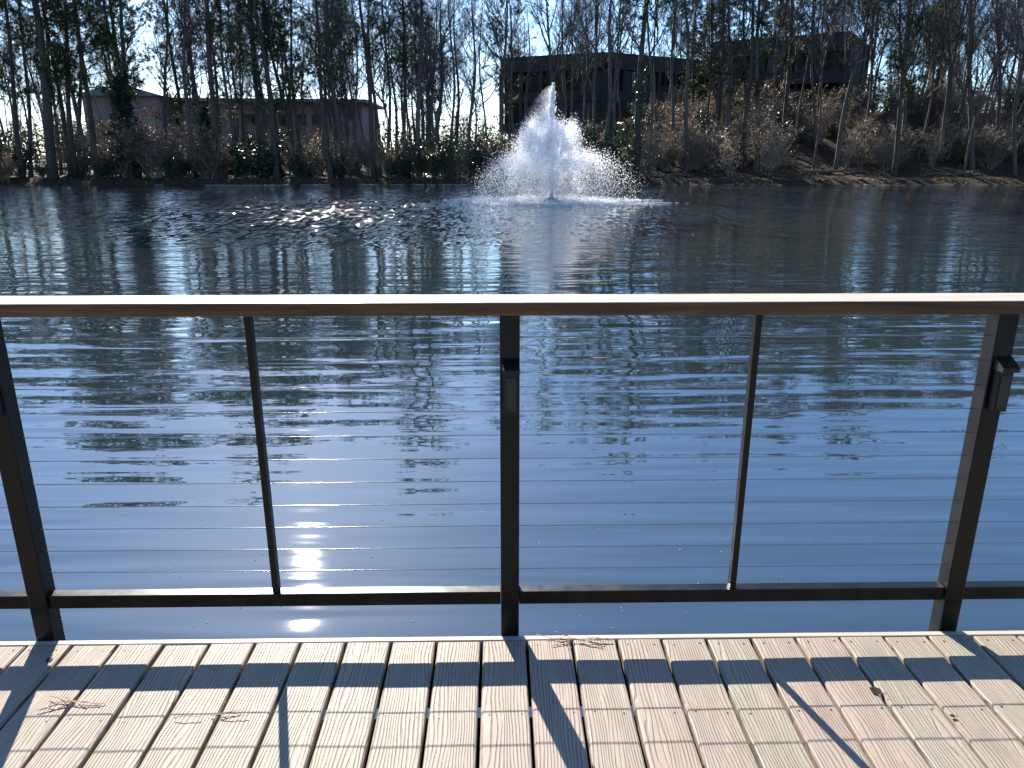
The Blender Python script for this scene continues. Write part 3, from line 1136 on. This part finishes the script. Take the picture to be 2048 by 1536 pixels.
SHRUBS = [
    (12, 63.2, SH_BROWN, 0.9, 'brown leafy shrub at the left edge of the far bank'),
    (128, 66, SH_BROWN, 0.85, 'small brown leafy shrub behind the thickest left pine'),
    (205, 63.4, SH_EVER, 0.7, 'low dark shrub left of the dark cedar'),
    (318, 63.8, SH_BROWN, 1.0, 'brown leafy shrub just right of the dark cedar'),
    (352, 63.2, SH_EVER, 0.55, 'low green shrub at the water right of the dark cedar'),
    (376, 64.6, SH_BROWN, 1.05, 'brown leafy shrub second from the dark cedar'),
    (488, 63.5, SH_EVER, 0.75, 'low dark shrub between two leaning pines left of centre'),
    (530, 66, SH_BROWN, 1.15, 'brown shrub behind the leaning pines left of centre'),
    (585, 64.5, SH_BROWN, 1.1, 'tallest brown shrub left of centre on the bank'),
    (630, 64, SH_BROWN, 1.0, 'brown leafy shrub beside the dark pine left of centre'),
    (700, 64.2, SH_BROWN, 1.1, 'brown leafy shrub midway between cedar and fountain'),
    (735, 65.5, SH_BARE, 1.0, 'bare twiggy shrub midway between cedar and fountain'),
    (792, 63.0, SH_EVER, 0.75, 'low dark evergreen shrub left of the largest one'),
    (838, 63.0, SH_EVER, 0.95, 'large dark evergreen shrub overhanging the water left of the fountain'),
    (884, 63.2, SH_EVER, 1.05, 'dark rounded evergreen shrub nearest the fountain on its left'),
    (938, 65.5, SH_BARE, 1.2, 'bare twiggy shrub just left of the fountain spray'),
    (985, 64.5, SH_BROWN, 1.15, 'brown shrub behind the left side of the spray'),
    (1030, 66, SH_BROWN, 1.1, 'brown shrub behind the central jet'),
    (1150, 67, SH_PALE, 1.0, 'pale leaved shrub behind the right side of the spray'),
    (1178, 70, SH_PALE, 0.9, 'pale leaved shrub higher up behind the spray'),
    (1212, 67, SH_EVER, 1.7, 'tall green evergreen shrub left of the ivy pine'),
    (1245, 65, SH_EVER, 1.0, 'dark green shrub at the foot of the ivy pine'),
    (1330, 68, SH_BROWN, 1.2, 'brown shrub right of the ivy pine'),
    (1362, 70, SH_PALE, 0.95, 'pale leaved shrub below the dark building'),
    (1462, 65.5, SH_PALE, 1.15, 'big pale leaved shrub halfway along the right bank'),
    (1515, 66.5, SH_PALE, 1.25, 'tallest pale leaved shrub right of centre'),
    (1538, 64.5, SH_PALE, 0.75, 'small pale leaved shrub near the right shore'),
    (1700, 69, SH_PALE, 0.85, 'pale leaved shrub beneath the upper wing of the building'),
    (1960, 68, SH_BROWN, 1.2, 'brown shrub near the right edge of the bank'),
]
for px, D, protos, s, lab in SHRUBS:
    p = at_y(px, 340, D)
    make_shrub(protos, 'pale_shrub' if protos is SH_PALE else 'evergreen_shrub' if protos is SH_EVER else 'brown_shrub', p.x, D, s, lab, 'shrubs along the far bank')
n_s = 0
while n_s < 300:
    right = n_s < 170
    px = random.uniform(1240, 2160) if right else random.uniform(-120, 1010)
    D = random.uniform(66.8, 93) if right else 63.2 + 15 * random.random() ** 1.7
    p = at_y(px, 330, D)
    if any(a < p.x < b and c < D < d for a, b, c, d in blocked):
        n_s += 1
        continue
    q = random.random()
    protos, look, nm = (SH_BARE, 'bare twiggy bush', 'twiggy_shrub') if q < (0.5 if right else 0.3) else (SH_BROWN, 'brown leaved bush', 'brown_shrub') if q < (0.92 if right else 0.52) else (SH_EVER, 'dark evergreen bush', 'evergreen_shrub')
    s_ = random.uniform(0.6, 1.2) if right else random.choice((0.45, 0.55, 0.7, 0.8, 0.95, 1.3, 1.5)) * random.uniform(0.8, 1.15)
    if right and px > 1680 and protos is SH_BARE:
        s_ *= 1.35
    if protos is SH_EVER and not right:
        s_ *= 0.75
    e = make_shrub(protos, nm, p.x, D, s_, 'x', 'brush on the right hillside' if right else 'brush behind the left bank', 1.25)
    pool(e, ('low ' if s_ < 0.9 else 'tall ') + look, px, 'close to the shore' if D < 68 else 'back in the brush')
    n_s += 1

# fallen leaves on the bank
fl = MB()
for i in range(14000):
    x = random.uniform(-44, 50)
    y = float(shore_y(x)) + 0.3 + random.random() ** 1.4 * 16
    p = Vector((x, y, gz(x, y) + 0.03))
    a = Vector((random.gauss(0, 1), random.gauss(0, 1), random.gauss(0, 0.35))).normalized()
    b = a.cross(Vector((0, 0, 1))).normalized()
    s = random.uniform(0.05, 0.13)
    fl.add([(p - a * s)[:], (p + b * s * 0.6)[:], (p + a * s)[:], (p - b * s * 0.6)[:]], [(0, 1, 2, 3)])
tag(fl.build('fallen_leaves', 'litter_leaf'), 'dry fallen leaves scattered over the far bank', 'leaves', kind='stuff')


def rock_mesh(seed):
    rs = random.Random(seed)
    bm = bmesh.new()
    bmesh.ops.create_icosphere(bm, subdivisions=2, radius=1.0)
    ph = [rs.uniform(0, 6) for _ in range(6)]
    for v in bm.verts:
        k = 1 + 0.16 * math.sin(3 * v.co.x + ph[0]) * math.sin(2.6 * v.co.y + ph[1]) + 0.12 * math.sin(4.4 * v.co.z + ph[2] + v.co.x * 2)
        v.co = v.co * k
        v.co.z = max(min(v.co.z, 0.72), -0.5)
    me = bpy.data.meshes.new('shore_stone')
    bm.to_mesh(me); bm.free()
    me.materials.append(MATS['stone'])
    return me


ROCKS = [rock_mesh(k) for k in range(4)]
for i in range(38):
    px = random.uniform(300, 1000) if i < 32 else random.uniform(1250, 2040)
    x = at_y(px, 366, 61).x
    y = float(shore_y(x)) + random.uniform(-0.25, 0.25)
    o = link('shore_stone', ROCKS[i % 4], None, (x, y, 0.02))
    w = random.uniform(0.25, 0.75)
    o.scale = (w, w * 0.5, random.uniform(0.06, 0.11) if i < 32 else 0.05)
    o.rotation_euler = (0, 0, random.uniform(-0.4, 0.4))
    tag(o, 'x', 'stone', 'stones along the left shoreline' if i < 32 else 'stones along the right shoreline')
    pool(o, ('small ' if w < 0.5 else 'broad ') + 'pale flat stone', px, 'at the waterline')

# fallen logs on the right bank
LOGS = [(1665, 65.5, 6.0, 0.13, 0.25, 'long fallen log lying below the leaning tree on the right bank'),
        (1330, 64.4, 5.0, 0.11, 0.12, 'fallen log right of the ivy pine, lying near the water'),
        (1900, 64.8, 5.5, 0.11, 0.18, 'fallen log near the right end of the far shore')]
for px, D, L, r, tilt, lab in LOGS:
    p = at_y(px, 340, D)
    mb = MB()
    pts = []
    for k in range(8):
        s = -L / 2 + L * k / 7
        x, y = p.x + s * math.cos(tilt), D + s * math.sin(tilt)
        pts.append((x - p.x, y - D, gz(x, y) + r * 0.8 + 0.05 * math.sin(k * 1.7) + 0.15 * k / 7 - gz(p.x, D)))
    mb.tube(pts, [r * (1 - 0.06 * k) for k in range(8)], 8, 0, True)
    q, ax = lerp_pt([Vector(a) for a in pts], 0.6)
    mb.tube([q, q + Vector((0.3, 0.1, 0.35)), q + Vector((0.5, 0.2, 0.8))], [r * 0.4, r * 0.3, r * 0.12], 5, 0, False)
    e = mb.build('fallen_log', 'brown_trunk', None, (p.x, D, gz(p.x, D)), True)
    tag(e, lab, 'log')

for (look, zone, what), items in POOL.items():
    items.sort(key=lambda a: a[0])
    for k, (_, o) in enumerate(items):
        if len(items) == 1:
            o['label'] = 'only %s %s, %s' % (look, what, zone)
        else:
            o['label'] = '%s %s, %s from left %s' % (look, what, spell(k), zone)

# ------------------------------------------------------------------ fountain
fp = at_z(1103, 402, 0.0)
FX, FY = fp.x, fp.y
ft = empty('fountain', (FX, FY, 0))
tag(ft, 'white fountain spraying a tall central jet and arching plumes over the pond', 'fountain')
bm = bmesh.new()
bmesh.ops.create_cone(bm, cap_ends=True, segments=20, radius1=0.42, radius2=0.30, depth=0.22)
bmesh.ops.bevel(bm, geom=[e for e in bm.edges if abs(e.verts[0].co.z - e.verts[1].co.z) < 1e-4], offset=0.04, segments=2, affect='EDGES')
me = bpy.data.meshes.new('float'); bm.to_mesh(me); bm.free(); me.materials.append(MATS['float_plastic'])
link('float', me, ft, (0, 0, 0.05))
mb = MB(); mb.tube([(0, 0, 0.1), (0, 0, 0.25), (0, 0, 0.42)], [0.11, 0.09, 0.06], 12)
mb.build('nozzle', 'float_plastic', ft)


def drops(name, P, rad, mat, stretch=None):
    """each drop: two small crossed facets of torn water, turned at random"""
    P = np.asarray(P, dtype=np.float64)
    n = len(P)
    rad = np.asarray(rad)[:, None]
    st = (np.ones(n) if stretch is None else stretch)[:, None]
    d = rng.normal(0, 1, (n, 3)); d[:, 2] *= 1.3
    d /= np.linalg.norm(d, axis=1)[:, None]
    e = np.cross(d, rng.normal(0, 1, (n, 3))); e /= np.linalg.norm(e, axis=1)[:, None]
    f = np.cross(d, e)
    a, b = P + d * rad * 1.25 * st, P - d * rad * 1.25 * st
    V = np.stack([a, b, P + e * rad * 1.2, a, b, P + f * rad * 1.2, P - e * rad * 0.9], 1)
    tri = np.array([(0, 1, 2), (3, 4, 5), (1, 0, 6)])
    Fc = tri[None] + (np.arange(n) * 7)[:, None, None]
    o = link(name, np_mesh(name, V.reshape(-1, 3), Fc.reshape(-1, 3), [mat]), ft)
    o['kind'] = 'stuff'
    return o


G = 9.81
WIND = -0.30
# central jet: a tight core that tears into falling drops
n = 3200
z = rng.random(n) ** 0.9 * 4.9 + 0.3
w = 0.02 + 0.05 * (z / 5.2) ** 1.5 * rng.random(n)
P = np.stack([rng.normal(0, 1, n) * w, rng.normal(0, 1, n) * w, z], -1)
n2 = 11000
zz = 5.55 - rng.random(n2) ** 1.25 * 3.4
w2 = 0.015 + 0.075 * (5.6 - zz) ** 1.05
puls = 0.6 + 0.4 * np.sin(zz * 9.0 + rng.normal(0, 0.5, n2))
P2 = np.stack([rng.normal(0, 1, n2) * w2 * puls - 0.05 * (5.6 - zz), rng.normal(0, 1, n2) * w2 * puls, zz], -1)
P = np.concatenate([P, P2])
n = len(P)
drops('central_jet', P, 0.008 + 0.016 * rng.random(n) ** 2, 'spray', 1.0 + 1.8 * rng.random(n))
# water falling back from the jet, blown to the left
n = 30000
z0 = 5.45 - rng.random(n) ** 1.2 * 2.6
tf = rng.random(n) ** 0.85 * 0.95
P = np.stack([rng.normal(0, 0.05, n) - (0.05 + 2.1 * rng.random(n) ** 1.6) * tf ** 1.1, rng.normal(0, 0.25, n) * (0.4 + tf), z0 - 0.5 * G * 0.6 * tf ** 2], -1)
P = P[P[:, 2] > 0.3]
drops('falling_mist', P, 0.006 + 0.007 * rng.random(len(P)), 'mist')


def tier(njet, vz, vr, n, spread0, spread1, jitter, phase=0.0, tmin=0.0, rmin=0.010, rmax=0.026, drag=0.06, pulse=0.35):
    """ballistic arcs in pulsing strands that tear apart as they fall"""
    jets = rng.integers(0, njet, n)
    jz = 1 + rng.normal(0, 0.035, njet)
    jr = 1 + rng.normal(0, 0.09, njet)
    jp = rng.random(njet) * 6.28
    an = phase + jets * 2 * np.pi / njet + rng.normal(0, 0.035, n)
    T = 2 * vz / G
    tt = tmin + rng.random(n) ** 0.85 * (T - tmin)
    tt = tt + pulse * 0.09 * np.sin(tt * 34.0 + jp[jets])          # bunch the water into clots
    sc_ = jz[jets] * (1 + rng.normal(0, jitter, n))
    sc2 = jr[jets] * (1 + rng.normal(0, jitter * 1.8, n))
    r = vr * sc2 * tt * (1 - drag * tt)
    z = vz * sc_ * tt - 0.5 * G * tt ** 2 + 0.25
    sp = spread0 + (spread1 - spread0) * np.clip(tt / T, 0, 1) ** 1.3
    x = r * np.cos(an) + rng.normal(0, 1, n) * sp + WIND * tt ** 2 * 0.5
    y = r * np.sin(an) + rng.normal(0, 1, n) * sp
    z = z + rng.normal(0, 1, n) * sp * 0.7
    k = z > 0.02
    P = np.stack([x, y, z], -1)[k]
    rad = (rmin + (rmax - rmin) * rng.random(len(P)) ** 2.5)
    return P, rad


P, rad = tier(15, 7.9, 1.35, 46000, 0.015, 0.15, 0.03, 0.26, 0.0, 0.006, 0.024)
Pb, rb = tier(9, 7.6, 0.7, 14000, 0.015, 0.16, 0.05, 0.1, 0.0, 0.006, 0.020)
P, rad = np.concatenate([P, Pb]), np.concatenate([rad, rb])
drops('inner_plume', P, rad, 'spray', 1 + 0.9 * rng.random(len(P)))
P, rad = tier(21, 5.95, 3.05, 44000, 0.02, 0.25, 0.05, 0.16, 0.10, 0.006, 0.026)
drops('outer_plume', P, rad, 'spray')
# fine haze of droplets round the foot
n = 22000
rr = np.abs(rng.normal(0, 2.1, n)); an = rng.random(n) * 6.2832
P = np.stack([rr * np.cos(an) - 0.5 * rng.random(n), rr * np.sin(an), np.abs(rng.normal(0, 0.75, n)) + 0.03], -1)
drops('low_mist', P, 0.006 + 0.008 * rng.random(n), 'mist')
# splash ring
n = 5200
an = rng.random(n) * 6.2832
rr = rng.normal(3.45, 0.5, n)
rr[: n // 3] = rng.normal(2.0, 0.6, n // 3)
rr *= 1 + 0.12 * np.sin(an * 5 + 1) + 0.08 * np.sin(an * 11)
P = np.stack([rr * np.cos(an) - 0.15, rr * np.sin(an), np.abs(rng.normal(0, 0.075, n)) + 0.005], -1)
drops('splash', P, 0.010 + 0.02 * rng.random(n), 'spray')
# foam lying on the water in torn patches and streaks
fm = MB()
cl = []
for i in range(95):
    an = random.uniform(0, 6.2832)
    rr = random.gauss(3.6, 0.7) if random.random() < 0.75 else random.uniform(1.2, 6.2)
    cl.append((rr * math.cos(an) - 0.2, rr * math.sin(an), random.uniform(0.15, 0.9), random.uniform(0.05, 0.25)))
for i in range(3600):
    cx_, cy_, wx_, wy_ = random.choice(cl)
    c = Vector((cx_ + random.gauss(0, wx_), cy_ + random.gauss(0, wy_), 0.006 + 0.004 * random.random()))
    s = 0.012 + 0.055 * random.random() ** 2
    k = random.randint(5, 7)
    vs = [(c.x + s * random.uniform(0.6, 1.5) * math.cos(6.2832 * j / k) * 1.8, c.y + s * random.uniform(0.6, 1.3) * math.sin(6.2832 * j / k), c.z) for j in range(k)]
    fm.add(vs + [(c.x, c.y, c.z + s * 0.35)], [(j, (j + 1) % k, k) for j in range(k)])
o = fm.build('foam', 'spray', ft)
o['kind'] = 'stuff'

# ------------------------------------------------------------------ deck
EDGE_Y = 2.060
PITCH_B = 0.1452
BW = 0.1362
deck = empty('deck', (0, EDGE_Y, DECK_Z))
tag(deck, 'pale plank deck in the foreground', kind='structure')
x_gap = at_z(963.5, 1280, DECK_Z).x            # a gap between two boards
BOARD_L = 5.2


def plank_mesh(seed):
    rs = random.Random(seed)
    bm = bmesh.new()
    bmesh.ops.create_cube(bm, size=1.0)
    for v in bm.verts:
        v.co = Vector((v.co.x * BW, (v.co.y - 0.5) * BOARD_L, (v.co.z - 0.5) * 0.025))
    ed = [e for e in bm.edges if abs(e.verts[0].co.z) < 1e-4 and abs(e.verts[1].co.z) < 1e-4]
    bmesh.ops.bevel(bm, geom=ed, offset=0.0075, segments=4, affect='EDGES', profile=0.5)
    me = bpy.data.meshes.new('plank')
    for f in bm.faces:
        f.smooth = False
    ny = [-0.028] + [-0.028 - 0.305 * k for k in range(1, 16)]
    for yy in ny:
        for sx in (-1, 1):
            if rs.random() < 0.06:
                continue
            cx = sx * (BW / 2 - 0.026) + rs.uniform(-.006, .006)
            cy = yy + rs.uniform(-.010, .010) * (0.5 if yy > -0.05 else 1)
            r = 0.0034
            vs = [bm.verts.new((cx + r * math.cos(k * math.pi / 4), cy + r * math.sin(k * math.pi / 4), 0.0009)) for k in range(8)]
            f = bm.faces.new(vs)
            f.material_index = 1
    bm.to_mesh(me)
    bm.free()
    me.materials.append(MATS['deck_board'])
    me.materials.append(MATS['screw'])
    return me


PLANKS = [plank_mesh(k) for k in range(6)]
k0 = int(math.floor((-3.5 - x_gap) / PITCH_B))
k1 = int(math.ceil((3.5 - x_gap) / PITCH_B))
for k in range(k0, k1):
    xc = x_gap + (k + 0.5) * PITCH_B
    o = link('plank', PLANKS[(k * 5) % 6], deck, (xc, random.uniform(-0.002, 0.002), random.uniform(-0.0022, 0.0022)))
    o.rotation_euler = (0, random.uniform(-0.007, 0.007), random.uniform(-0.0006, 0.0006))
X0, X1 = x_gap + k0 * PITCH_B, x_gap + k1 * PITCH_B
bevel_box('fascia', (X0, 0.005, -0.20), (X1, 0.026, -0.002), 'fascia_wood', 0.002, deck)
for k in range(16):
    y = -0.028 - 0.305 * k
    bevel_box('joist', (X0, y - 0.019, -0.22), (X1, y + 0.019, -0.0285), 'joist_wood', 0, deck)
for xx in (-3.0, -1.0, 1.0, 3.0):
    for yy in (-0.35, -3.4):
        mb = MB(); mb.tube([(xx, yy, -1.6), (xx, yy, -0.2205)], [0.09, 0.085], 12); mb.build('pile', 'joist_wood', deck, None, True)

# ------------------------------------------------------------------ railing
PY = EDGE_Y + 0.028                 # front face of the posts
PS = 0.058
POST_X = [-2.945, -1.472, 0.030, 1.474, 2.946]
rail = empty('deck_railing', (0.03, PY, DECK_Z))
tag(rail, 'cable railing with black metal posts and brown timber handrail along the deck', 'railing')
Z = lambda z: z     # local heights above the deck
rx = rail.location.x
post_me = None
for x in POST_X:
    if post_me is None:
        post_me = bevel_box('post', (-PS / 2, 0, -0.32), (PS / 2, PS, 1.062), 'rail_metal', 0.003, rail, (x - rx, 0, 0)).data
        po = rail.children[0]
    else:
        po = link('post', post_me, rail, (x - rx, 0, 0))
    bevel_box('cap_plate', (-0.036, -0.012, 1.0622), (0.036, 0.07, 1.0695), 'rail_metal', 0.001, po)
# timber handrail in lengths
joints = [-3.5, -2.2, 1.96, 3.5]
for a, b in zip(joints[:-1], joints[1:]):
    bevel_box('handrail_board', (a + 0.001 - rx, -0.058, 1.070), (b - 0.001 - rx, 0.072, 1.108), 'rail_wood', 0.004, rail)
for a, b in zip(POST_X[:-1], POST_X[1:]):
    bevel_box('bottom_rail', (a + PS / 2 + 0.001 - rx, 0.010, 0.108), (b - PS / 2 - 0.001 - rx, 0.048, 0.154), 'rail_metal', 0.002, rail)
    m = (a + b) / 2
    bevel_box('baluster', (m - 0.0095 - rx, 0.014, 0.1545), (m + 0.0095 - rx, 0.044, 1.0695), 'rail_metal', 0.0015, rail)
for k in range(11):
    z = 0.228 + 0.0762 * k
    mb = MB()
    pts = []
    for i in range(len(POST_X) - 1):
        for q in range(4):
            s = q / 4
            xx = POST_X[i] + (POST_X[i + 1] - POST_X[i]) * s
            pts.append((xx - rx, 0.029, z - 0.0012 * math.sin(math.pi * s) * (1 + 0.5 * math.sin(k * 2.1 + i))))
    pts.append((POST_X[-1] - rx, 0.029, z))
    mb.tube(pts, [0.0015] * len(pts), 6, 0, True)
    mb.build('cable', 'cable_steel', rail, None, True)

# small post lights
LL = {-2.945: None, -1.472: 'small black post light on the left railing post', 0.030: 'small black post light on the middle railing post', 1.474: 'small black post light on the right railing post', 2.946: None}
for x in POST_X:
    if LL[x] is None:
        continue
    pl = empty('post_light', (x + 0.003, PY, DECK_Z + 0.77))
    tag(pl, LL[x], 'post light', 'lights on the railing posts')
    bevel_box('housing', (-0.021, -0.030, 0.0), (0.021, -0.0006, 0.125), 'lamp_plastic', 0.003, pl)
    mb = MB()
    hw = 0.025
    mb.add([(-hw, -0.046, 0.1255), (hw, -0.046, 0.1255), (hw, -0.0006, 0.1255), (-hw, -0.0006, 0.1255),
            (-hw, -0.046, 0.139), (hw, -0.046, 0.139), (hw, -0.0006, 0.163), (-hw, -0.0006, 0.163)],
           [(0, 3, 2, 1), (4, 5, 6, 7), (0, 1, 5, 4), (1, 2, 6, 5), (2, 3, 7, 6), (3, 0, 4, 7)])
    mb.build('hood', 'lamp_plastic', pl)
    bevel_box('lens', (-0.015, -0.0325, 0.012), (0.015, -0.0302, 0.112), 'lamp_lens', 0.001, pl)

# ------------------------------------------------------------------ small things on the deck
def needle_clump(px, py, n, L, spread, label, seed):
    rs = random.Random(seed)
    p = at_z(px, py, DECK_Z)
    mb = MB()
    for i in range(n):
        an = rs.gauss(0, spread)
        sgn = rs.choice((-1, 1))
        pts = []
        x, y = rs.uniform(-0.03, 0.03), rs.uniform(-0.01, 0.01)
        cur = rs.uniform(-0.5, 0.5)
        z0 = 0.0035 + rs.random() * 0.004
        for k in range(6):
            pts.append((x, y, z0 + 0.006 * math.sin(k * 0.6) * rs.random()))
            x += sgn * math.cos(an + cur * k * 0.12) * L / 6
            y += math.sin(an + cur * k * 0.12) * L / 6
        mb.tube(pts, [0.0010] * 6, 4)
    o = mb.build('pine_needle_clump', 'dry_needle', None, (p.x, p.y, DECK_Z + 0.001))
    tag(o, label, 'pine needles')


needle_clump(150, 1408, 8, 0.085, 0.28, 'dry pine needles lying across a gap on the left deck boards', 1)
needle_clump(1165, 1283, 9, 0.095, 0.3, 'dry pine needles at the deck edge right of the middle post', 2)
needle_clump(425, 1438, 4, 0.09, 0.12, 'few thin dry pine needles along the cable shadow on the left', 3)
needle_clump(1110, 1284, 4, 0.06, 1.2, 'short dry needles sticking over the deck edge', 4)


def dead_leaf(px, py, s, rot, label):
    p = at_z(px, py, DECK_Z)
    mb = MB()
    nx = 7
    vs, fs = [], []
    for i in range(nx):
        u = i / (nx - 1)
        w = math.sin(math.pi * min(1, u * 0.95 + 0.03)) * 0.42 * s * (1 + 0.25 * math.sin(u * 19))
        zc = 0.001 + 0.12 * s * (u - 0.5) ** 2
        vs += [((u - 0.5) * s, -w, zc + 0.14 * w), ((u - 0.5) * s, 0, zc), ((u - 0.5) * s, w, zc + 0.14 * w)]
    for i in range(nx - 1):
        a = i * 3
        fs += [(a, a + 3, a + 4, a + 1), (a + 1, a + 4, a + 5, a + 2)]
    mb.add(vs, fs)
    mb.tube([(0.5 * s, 0, 0.008), (0.75 * s, 0.05 * s, 0.006)], [0.0012, 0.0008], 4)
    o = mb.build('dead_leaf', 'dead_leaf', None, (p.x, p.y, DECK_Z + 0.002))
    o.rotation_euler = (0, 0, rot)
    tag(o, label, 'leaf')


dead_leaf(1752, 1384, 0.038, -0.9, 'small dark curled leaf in a gap on the right deck boards')
dead_leaf(1905, 1434, 0.016, -0.8, 'tiny dark leaf scrap further right on the deck')
dead_leaf(99, 1321, 0.022, 1.2, 'small brown leaf beside the left post shadow on the deck')

# specks floating on the water below the railing
sp_ = MB()
rs = random.Random(11)
for i in range(170):
    px, py = rs.gauss(900, 420), rs.uniform(960, 1275)
    p = at_z(px, py, 0.003)
    k, r_ = 5, rs.uniform(0.0015, 0.0055)
    sp_.add([(p.x + r_ * math.cos(j * 1.2566) * rs.uniform(0.6, 1.4), p.y + r_ * math.sin(j * 1.2566) * rs.uniform(0.6, 1.4), 0.003) for j in range(k)] + [(p.x, p.y, 0.003 + r_ * 0.4)],
            [(j, (j + 1) % k, k) for j in range(k)])
tag(sp_.build('floating_specks', 'pale_leaf'), 'pale specks floating on the water below the railing', 'debris', kind='stuff')
